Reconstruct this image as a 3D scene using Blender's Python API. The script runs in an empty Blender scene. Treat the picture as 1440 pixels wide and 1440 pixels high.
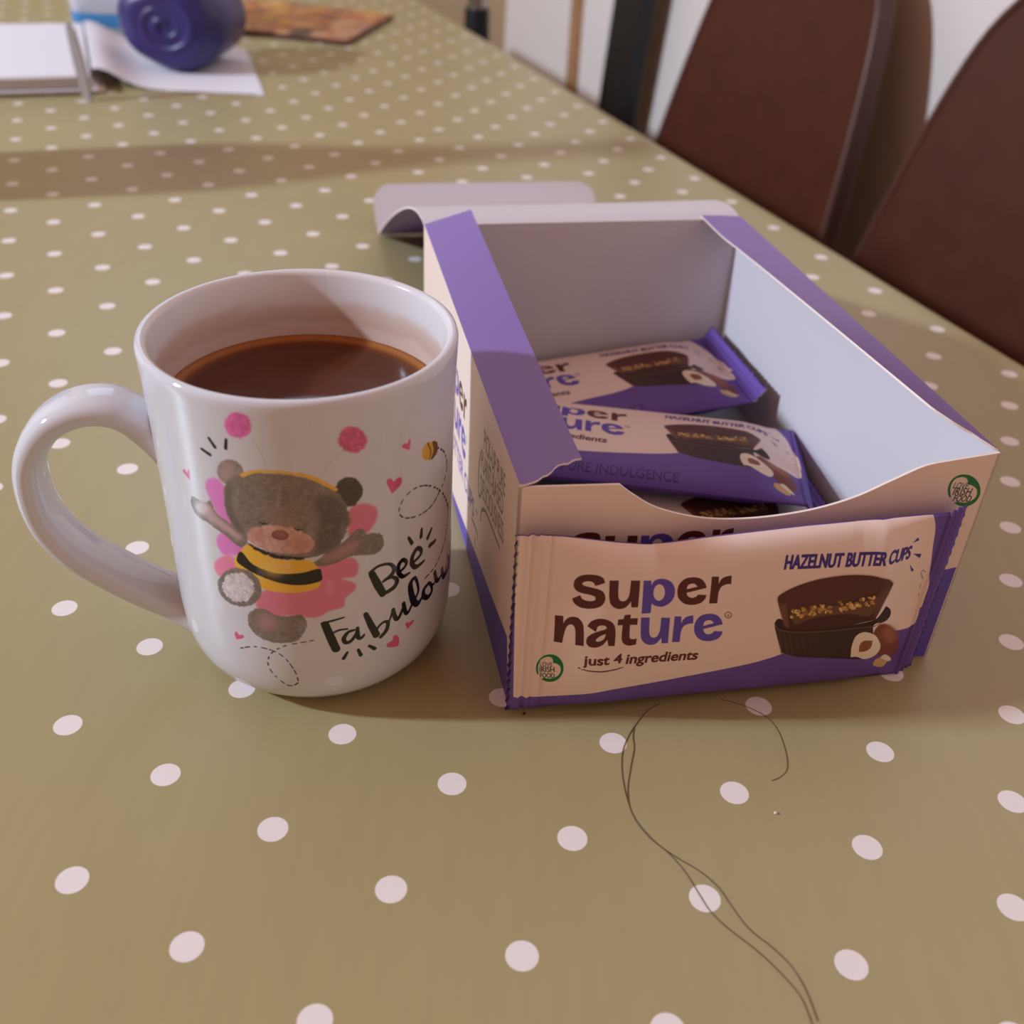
import bpy, bmesh, math, random
import numpy as np
from mathutils import Vector, Matrix, noise as mnoise

S = 0.0344                      # one pitch of the tablecloth's dots, in metres; sizes below are in pitches
scene = bpy.context.scene
random.seed(7)

# ------------------------------------------------------------------ camera
def V(x, y, z=0.0): return Vector((x * S, y * S, z * S))
cam_data = bpy.data.cameras.new('camera'); cam = bpy.data.objects.new('camera', cam_data)
scene.collection.objects.link(cam); scene.camera = cam
cam_data.sensor_width = 36.0; cam_data.sensor_fit = 'HORIZONTAL'
cam_data.lens = 36.0 * 1458.17 / 1440.0
RX = Vector((0.998368, 0.032296, 0.047099)); DN = Vector((0.057108, -0.564602, -0.823385)); FW = Vector((0.0, 0.824731, -0.565525))
m = Matrix((RX, -DN, -FW)).transposed().to_4x4(); m.translation = V(0, 0, 6.1215); cam.matrix_world = m
cam_data.clip_start = 0.01; cam_data.clip_end = 50
cam_data.dof.use_dof = True; cam_data.dof.focus_distance = 8.4 * S; cam_data.dof.aperture_fstop = 13.0; cam_data.dof.aperture_blades = 0

# ------------------------------------------------------------------ light
scene.view_settings.view_transform = 'Standard'; scene.view_settings.look = 'None'
scene.view_settings.exposure = -0.13; scene.view_settings.gamma = 1.0; scene.view_settings.use_curve_mapping = False
world = bpy.data.worlds.new('room_air'); scene.world = world; world.use_nodes = True
bg = world.node_tree.nodes['Background']; bg.inputs['Color'].default_value = (1.0, 0.52, 0.35, 1); bg.inputs['Strength'].default_value = 0.49
def lamp(name, kind, loc, target, energy, color, **kw):
    d = bpy.data.lights.new(name, kind); d.energy = energy; d.color = color
    for k, v in kw.items(): setattr(d, k, v)
    o = bpy.data.objects.new(name, d); scene.collection.objects.link(o); o.location = V(*loc)
    o.rotation_euler = (V(*target) - V(*loc)).to_track_quat('-Z', 'Y').to_euler(); return o
lamp('ceiling_lamp_light', 'POINT', (-56.6, 1.4, 31.8), (0, 10, 0), 215, (0.69, 0.83, 1.0), shadow_soft_size=1.7 * S)

lamp('far_cool_fill_light', 'AREA', (-16, 47, 26), (4, 14, 0), 1.8, (0.45, 0.72, 1.0), size=16 * S)  # added cool fill for the far end, no window stands there

# ------------------------------------------------------------------ small helpers
def link(o, parent=None):
    scene.collection.objects.link(o)
    if parent is not None: o.parent = parent
    return o
def thing(name, label, cat, loc=(0, 0, 0), rz=0.0, group=None):
    o = bpy.data.objects.new(name, None); o.empty_display_size = 0.02; link(o)
    o.location = V(*loc); o.rotation_euler = (0, 0, rz); tag(o, label, cat, group); return o
def tag(o, label, cat, group=None):
    o['label'] = label; o['category'] = cat
    if group: o['group'] = group
    return o
def mesh_obj(name, verts, faces, mats, parent=None, uvs=None, fm=None, smooth=False, label=None):
    """verts in dot pitches; uvs: one (u,v) per vertex or a function of (face index, vertex index)."""
    me = bpy.data.meshes.new(name)
    me.from_pydata([(x * S, y * S, z * S) for x, y, z in verts], [], faces)
    for mt in (mats if isinstance(mats, (list, tuple)) else [mats]): me.materials.append(mt)
    if fm is not None: me.polygons.foreach_set('material_index', fm)
    if uvs is not None:
        ul = me.uv_layers.new(name='UVMap')
        li = np.zeros(len(me.loops), dtype=np.int32); me.loops.foreach_get('vertex_index', li)
        ul.data.foreach_set('uv', np.asarray(uvs, dtype=np.float32)[li].ravel())
    if smooth: me.polygons.foreach_set('use_smooth', [True] * len(me.polygons))
    me.update(); o = bpy.data.objects.new(name, me); link(o, parent)
    if label: o['label'] = label
    return o
def auto_smooth(o, deg=40):
    me = o.data; bm = bmesh.new(); bm.from_mesh(me); a = math.radians(deg)
    for e in bm.edges: e.smooth = e.calc_face_angle(0) < a if len(e.link_faces) == 2 else True
    for f in bm.faces: f.smooth = True
    bm.to_mesh(me); bm.free(); return o
def fix_normals(o):
    bm = bmesh.new(); bm.from_mesh(o.data); bmesh.ops.recalc_face_normals(bm, faces=bm.faces); bm.to_mesh(o.data); bm.free(); return o
def bevel(o, w, seg=2):
    md = o.modifiers.new('soft_edge', 'BEVEL'); md.width = w * S; md.segments = seg; md.limit_method = 'ANGLE'; return o
def box(name, lo, hi, mat, parent=None, bev=0.0, **kw):
    (a, b, c), (d, e, f) = lo, hi
    o = mesh_obj(name, [(a, b, c), (d, b, c), (d, e, c), (a, e, c), (a, b, f), (d, b, f), (d, e, f), (a, e, f)],
                 [(0, 3, 2, 1), (4, 5, 6, 7), (0, 1, 5, 4), (1, 2, 6, 5), (2, 3, 7, 6), (3, 0, 4, 7)], mat, parent, **kw)
    if bev: bevel(o, bev)
    return o
def frustum(name, p0, p1, r0, r1, mat, parent=None, n=20, rings=(), **kw):
    """A round bar from p0 to p1; rings = extra (t, radius) stations."""
    p0, p1 = Vector(p0), Vector(p1); ax = (p1 - p0).normalized(); a = ax.orthogonal().normalized(); b = ax.cross(a)
    st = [(0, r0)] + list(rings) + [(1, r1)]; vs = []; fs = []
    for t, r in st:
        c = p0.lerp(p1, t)
        vs += [tuple(c + (a * math.cos(k * 2 * math.pi / n) + b * math.sin(k * 2 * math.pi / n)) * r) for k in range(n)]
    for i in range(len(st) - 1):
        for k in range(n): fs.append((i * n + k, i * n + (k + 1) % n, (i + 1) * n + (k + 1) % n, (i + 1) * n + k))
    fs.append(tuple(range(n))[::-1]); fs.append(tuple((len(st) - 1) * n + k for k in range(n)))
    return auto_smooth(mesh_obj(name, vs, fs, mat, parent, **kw), 50)
def plate(name, pts, origin, A, B, N, th, mats, parent=None, uvbox=None, label=None, fm=(0, 1, 2)):
    """A flat outline (a,b) extruded by th along N: material 0 on the +N side, 1 on the back, 2 on the rim."""
    o, A, B, N = Vector(origin), Vector(A), Vector(B), Vector(N); n = len(pts)
    vs = [tuple(o + A * a + B * b + N * th) for a, b in pts] + [tuple(o + A * a + B * b) for a, b in pts]
    fs = [tuple(range(n)), tuple(range(2 * n - 1, n - 1, -1))] + [(i, n + i, n + (i + 1) % n, (i + 1) % n) for i in range(n)]
    uv = None
    if uvbox: a0, b0, a1, b1 = uvbox; uv = [((a - a0) / (a1 - a0), (b - b0) / (b1 - b0)) for a, b in pts] * 2
    ob = mesh_obj(name, vs, fs, mats, parent, uvs=uv, fm=[fm[0], fm[1]] + [fm[2]] * n, label=label)
    if A.cross(B).dot(N) < 0:
        bm = bmesh.new(); bm.from_mesh(ob.data); bmesh.ops.reverse_faces(bm, faces=bm.faces); bm.to_mesh(ob.data); bm.free()
    return ob

# ------------------------------------------------------------------ materials
def lin(c):
    return tuple(((v / 255) / 12.92 if v / 255 <= 0.04045 else ((v / 255 + 0.055) / 1.055) ** 2.4) for v in c) + (1.0,)
def mat(name, rgb=(200, 200, 200), rough=0.5, spec=0.5, metal=0.0, coat=0.0, noise=None, bump=None, trans=0.0, sss=0.0, alpha=1.0):
    m = bpy.data.materials.new(name); m.use_nodes = True; nt = m.node_tree; p = nt.nodes['Principled BSDF']
    p.inputs['Base Color'].default_value = lin(rgb); p.inputs['Roughness'].default_value = rough
    p.inputs['Specular IOR Level'].default_value = spec; p.inputs['Metallic'].default_value = metal
    p.inputs['Coat Weight'].default_value = coat; p.inputs['Transmission Weight'].default_value = trans; p.inputs['Alpha'].default_value = alpha
    if sss: p.inputs['Subsurface Weight'].default_value = sss; p.inputs['Subsurface Radius'].default_value = (0.004, 0.003, 0.003)
    tc = nt.nodes.new('ShaderNodeTexCoord')
    if noise:
        sc, rgb2, amt = noise; nz = nt.nodes.new('ShaderNodeTexNoise'); nz.inputs['Scale'].default_value = sc; nz.inputs['Detail'].default_value = 4
        nt.links.new(tc.outputs['Object'], nz.inputs['Vector']); mx = nt.nodes.new('ShaderNodeMix'); mx.data_type = 'RGBA'
        mp = nt.nodes.new('ShaderNodeMapRange'); mp.inputs[1].default_value = 0.35; mp.inputs[2].default_value = 0.65; mp.inputs[4].default_value = amt
        nt.links.new(nz.outputs['Fac'], mp.inputs[0]); nt.links.new(mp.outputs[0], mx.inputs[0])
        mx.inputs[6].default_value = lin(rgb); mx.inputs[7].default_value = lin(rgb2); nt.links.new(mx.outputs[2], p.inputs['Base Color'])
    if bump:
        sc, st = bump; nz = nt.nodes.new('ShaderNodeTexNoise'); nz.inputs['Scale'].default_value = sc; nz.inputs['Detail'].default_value = 5
        nt.links.new(tc.outputs['Object'], nz.inputs['Vector']); bp = nt.nodes.new('ShaderNodeBump'); bp.inputs['Strength'].default_value = st; bp.inputs['Distance'].default_value = 0.001
        nt.links.new(nz.outputs['Fac'], bp.inputs['Height']); nt.links.new(bp.outputs['Normal'], p.inputs['Normal'])
    return m
def math_node(nt, op, a, b=None, c=None):
    n = nt.nodes.new('ShaderNodeMath'); n.operation = op
    for i, v in enumerate((a, b, c)):
        if v is None: continue
        if isinstance(v, (int, float)): n.inputs[i].default_value = v
        else: nt.links.new(v, n.inputs[i])
    return n.outputs[0]
def printed(name, img, base_rgb, rough, spec=0.5, coat=0.0, bump=None):
    """Base colour with a printed canvas laid over it by the mesh's own UVs."""
    m = mat(name, base_rgb, rough, spec, coat=coat, bump=bump); nt = m.node_tree; p = nt.nodes['Principled BSDF']
    tx = nt.nodes.new('ShaderNodeTexImage'); tx.image = img; tx.extension = 'EXTEND'; tx.interpolation = 'Cubic'
    mx = nt.nodes.new('ShaderNodeMix'); mx.data_type = 'RGBA'; mx.inputs[6].default_value = lin(base_rgb)
    nt.links.new(tx.outputs['Color'], mx.inputs[7]); nt.links.new(tx.outputs['Alpha'], mx.inputs[0]); nt.links.new(mx.outputs[2], p.inputs['Base Color'])
    return m
# ------------------------------------------------------------------ the printer: draws flat print into canvases
def crom(pts, closed, n=7):
    """Smooth curve through points; a third element 1 marks a corner."""
    P = [np.array(p[:2], float) for p in pts]; C = [len(p) > 2 and p[2] == 1 for p in pts]; N = len(P); out = []
    for i in range(N if closed else N - 1):
        p1, p2 = P[i], P[(i + 1) % N]; j = (i + 1) % N
        p0 = P[i - 1] if (closed or i > 0) and not C[i] else p1; p3 = P[(j + 1) % N] if (closed or j < N - 1) and not C[j] else p2
        if C[i] and C[j]: out.append(p1); continue
        for t in np.arange(n) / n:
            out.append(0.5 * (2 * p1 + (p2 - p0) * t + (2 * p0 - 5 * p1 + 4 * p2 - p3) * t * t + (3 * p1 - p0 - 3 * p2 + p3) * t ** 3))
    if not closed: out.append(P[-1])
    return np.array(out)
def blur(a, r):
    r = int(round(r))
    if r < 1: return a
    for ax in (0, 1):
        for _ in range(2):
            p = np.pad(a, [(r + 1, r) if k == ax else (0, 0) for k in (0, 1)], mode='edge'); c = np.cumsum(p, axis=ax)
            a = (np.take(c, range(2 * r + 1, c.shape[ax]), axis=ax) - np.take(c, range(0, c.shape[ax] - 2 * r - 1), axis=ax)) / (2 * r + 1)
    return a
_tris = {}
def text_tris(body):
    k = body
    if k not in _tris:
        c = bpy.data.curves.new('type', 'FONT'); c.body = body; o = bpy.data.objects.new('type', c); scene.collection.objects.link(o)
        me = o.evaluated_get(bpy.context.evaluated_depsgraph_get()).to_mesh(); me.calc_loop_triangles()
        v = np.array([q.co[:2] for q in me.vertices]); _tris[k] = v[np.array([t.vertices[:] for t in me.loop_triangles])]
        bpy.data.objects.remove(o); bpy.data.curves.remove(c)
    return _tris[k]
class Canvas:
    def __init__(s, a0, b0, a1, b1, res, fill=None):
        s.box = (a0, b0, a1, b1); s.res = res; s.w = int((a1 - a0) * res); s.h = int((b1 - b0) * res)
        s.px = np.zeros((s.h, s.w, 4), np.float32); rs = np.random.RandomState(3)
        if fill is not None: s.px[...] = [c / 255 for c in fill] + [1]
        g = blur(rs.rand(s.h, s.w), 1) - 0.5; g2 = blur(rs.rand(s.h, s.w), 4) - 0.5
        s.grain = (g / g.std() + g2 / g2.std()).astype(np.float32) * 0.5
    def to(s, pts): return (np.asarray(pts, float)[:, :2] - s.box[:2]) * s.res
    def poly_mask(s, loops, pad):
        ss = 3; al = np.vstack(loops); lo = np.floor(al.min(0)).astype(int) - pad; hi = np.ceil(al.max(0)).astype(int) + pad + 1
        lo = np.maximum(lo, -pad * 2 - 40); hi = np.minimum(hi, [s.w + pad * 2 + 40, s.h + pad * 2 + 40]); W, H = hi - lo
        if W <= 0 or H <= 0: return None
        d = np.zeros((H * ss, W * ss + 1), np.int32)
        for L in loops:
            q = (L - lo) * ss
            for (x0, y0), (x1, y1) in zip(q, np.roll(q, -1, 0)):
                if y0 == y1: continue
                if y0 > y1: x0, y0, x1, y1 = x1, y1, x0, y0
                r = np.arange(max(0, math.ceil(y0 - 0.5)), min(H * ss - 1, math.ceil(y1 - 0.5) - 1) + 1)
                if len(r) == 0: continue
                x = np.clip(np.ceil(x0 + (r + 0.5 - y0) / (y1 - y0) * (x1 - x0) - 0.5), 0, W * ss).astype(int)
                np.add.at(d, (r, x), 1)
        mk = (np.cumsum(d, 1)[:, :-1] % 2).astype(np.float32)
        return lo, mk.reshape(H, ss, W, ss).mean((1, 3))
    def lay(s, lo, mk, col, fur=0, op=1.0, soft=0.0):
        if soft: mk = blur(mk, soft * s.res / 2)
        x0, y0 = max(0, lo[0]), max(0, lo[1]); x1, y1 = min(s.w, lo[0] + mk.shape[1]), min(s.h, lo[1] + mk.shape[0])
        if x1 <= x0 or y1 <= y0: return
        mk = mk[y0 - lo[1]:y1 - lo[1], x0 - lo[0]:x1 - lo[0]]; c = np.array(col, np.float32)[None, None, :] / 255
        if fur:
            g = s.grain[y0:y1, x0:x1]; mk = np.clip((blur(mk, 0.012 * s.res) + g * 0.13 - 0.5) * 4 + 0.5, 0, 1); c = np.clip(c * (1 + g[..., None] * 0.07), 0, 1)
        mk = (mk * op)[..., None]; d = s.px[y0:y1, x0:x1]; ao = mk + d[..., 3:] * (1 - mk)
        d[..., :3] = (c * mk + d[..., :3] * d[..., 3:] * (1 - mk)) / np.maximum(ao, 1e-6); d[..., 3:] = ao
    def draw(s, items):
        for kind, col, *r in items:
            if kind == 'P':
                loops, k = r; L = [s.to(crom(l, True)) for l in loops]; out = s.poly_mask(L, int(k.get('soft', 0) * s.res * 1.5) + 4)
                if out: s.lay(*out, col, k.get('fur', 0), k.get('op', 1.0), k.get('soft', 0))
            elif kind == 'S':
                pts, k = r; p = np.array(pts); q = s.to(crom(pts, False)); wv = np.interp(np.linspace(0, len(p) - 1, len(q)), np.arange(len(p)), p[:, 2]) * s.res / 2
                pad = int(wv.max() + k.get('soft', 0) * s.res * 1.5) + 3; lo = np.floor(q.min(0)).astype(int) - pad; hi = np.ceil(q.max(0)).astype(int) + pad
                mk = np.zeros((hi[1] - lo[1], hi[0] - lo[0]), np.float32); acc = 0.0; da = k.get('dash', 0) * s.res
                for i in range(len(q) - 1):
                    a, b = q[i] - lo, q[i + 1] - lo; ln = np.hypot(*(b - a)); acc += ln
                    if da and (acc // da) % 2: continue
                    w0, w1 = wv[i], wv[i + 1]; mw = max(w0, w1) + 2; l2 = np.maximum(np.floor(np.minimum(a, b) - mw).astype(int), 0); h2 = np.ceil(np.maximum(a, b) + mw).astype(int)
                    yy, xx = np.mgrid[l2[1]:min(h2[1], mk.shape[0]), l2[0]:min(h2[0], mk.shape[1])]
                    t = np.clip(((xx + .5 - a[0]) * (b[0] - a[0]) + (yy + .5 - a[1]) * (b[1] - a[1])) / max(ln * ln, 1e-9), 0, 1)
                    dd = np.hypot(xx + .5 - a[0] - t * (b[0] - a[0]), yy + .5 - a[1] - t * (b[1] - a[1])); v = np.clip(w0 + (w1 - w0) * t - dd + .5, 0, 1)
                    sub = mk[l2[1]:l2[1] + v.shape[0], l2[0]:l2[0] + v.shape[1]]; np.maximum(sub, v, out=sub)
                s.lay(lo, mk, col, k.get('fur', 0), k.get('op', 1.0), k.get('soft', 0))
            elif kind == 'T':
                body, p0, p1, em, k = r; T = text_tris(body); p0 = s.to([p0])[0]; p1 = s.to([p1])[0]; em = em * s.res
                x0, x1 = T[..., 0].min(), T[..., 0].max(); ex = (p1 - p0) / (x1 - x0); n = np.array([-ex[1], ex[0]]); n = n / np.hypot(*n) * em * k.get('flip', 1)
                Q = p0 + (T[..., :1] - x0) * ex + T[..., 1:] * n; ss = 3; al = Q.reshape(-1, 2); lo = np.floor(al.min(0)).astype(int) - 6; hi = np.ceil(al.max(0)).astype(int) + 6
                W, H = hi - lo; mk = np.zeros((H * ss, W * ss), bool); Q = (Q - lo) * ss
                for t in Q:
                    l2 = np.maximum(np.floor(t.min(0)).astype(int), 0); h2 = np.ceil(t.max(0)).astype(int) + 1
                    yy, xx = np.mgrid[l2[1]:min(h2[1], H * ss), l2[0]:min(h2[0], W * ss)]; xx = xx + .5; yy = yy + .5; sg = []
                    for i in range(3):
                        a, b = t[i], t[(i + 1) % 3]; sg.append((b[0] - a[0]) * (yy - a[1]) - (b[1] - a[1]) * (xx - a[0]))
                    ins = ((sg[0] >= 0) & (sg[1] >= 0) & (sg[2] >= 0)) | ((sg[0] <= 0) & (sg[1] <= 0) & (sg[2] <= 0))
                    mk[l2[1]:l2[1] + ins.shape[0], l2[0]:l2[0] + ins.shape[1]] |= ins
                rd = k.get('bold', 0) * em * ss
                if rd >= 1:
                    base = np.pad(mk, int(rd) + 1); mk = base[int(rd) + 1:-int(rd) - 1, int(rd) + 1:-int(rd) - 1].copy(); R = int(rd) + 1
                    for dy in range(-R + 1, R):
                        for dx in range(-R + 1, R):
                            if dx * dx + dy * dy <= rd * rd: mk |= base[R + dy:R + dy + mk.shape[0], R + dx:R + dx + mk.shape[1]]
                s.lay(lo, mk.reshape(H, ss, W, ss).mean((1, 3)).astype(np.float32), col)
    def image(s, name):
        im = bpy.data.images.new(name, s.w, s.h, alpha=True); im.alpha_mode = 'CHANNEL_PACKED'; px = s.px.copy()
        im.pixels.foreach_set(px.ravel()); im.update(); im.pack(); return im
    def uv(s, a, b): a0, b0, a1, b1 = s.box; return ((a - a0) / (a1 - a0), (b - b0) / (b1 - b0))
def moved(items, f, ws):
    """The same print elsewhere: every point through f, every width times ws."""
    out = []
    for kind, col, *r in items:
        if kind == 'P': out.append(('P', col, [[f(p) + tuple(p[2:]) for p in l] for l in r[0]], {k: (v * ws if k == 'soft' else v) for k, v in r[1].items()}))
        elif kind == 'S': out.append(('S', col, [f(p) + (p[2] * ws,) for p in r[0]], r[1]))
        else: out.append(('T', col, r[0], f(r[1]), f(r[2]), r[3] * ws, r[4]))
    return out
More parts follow.
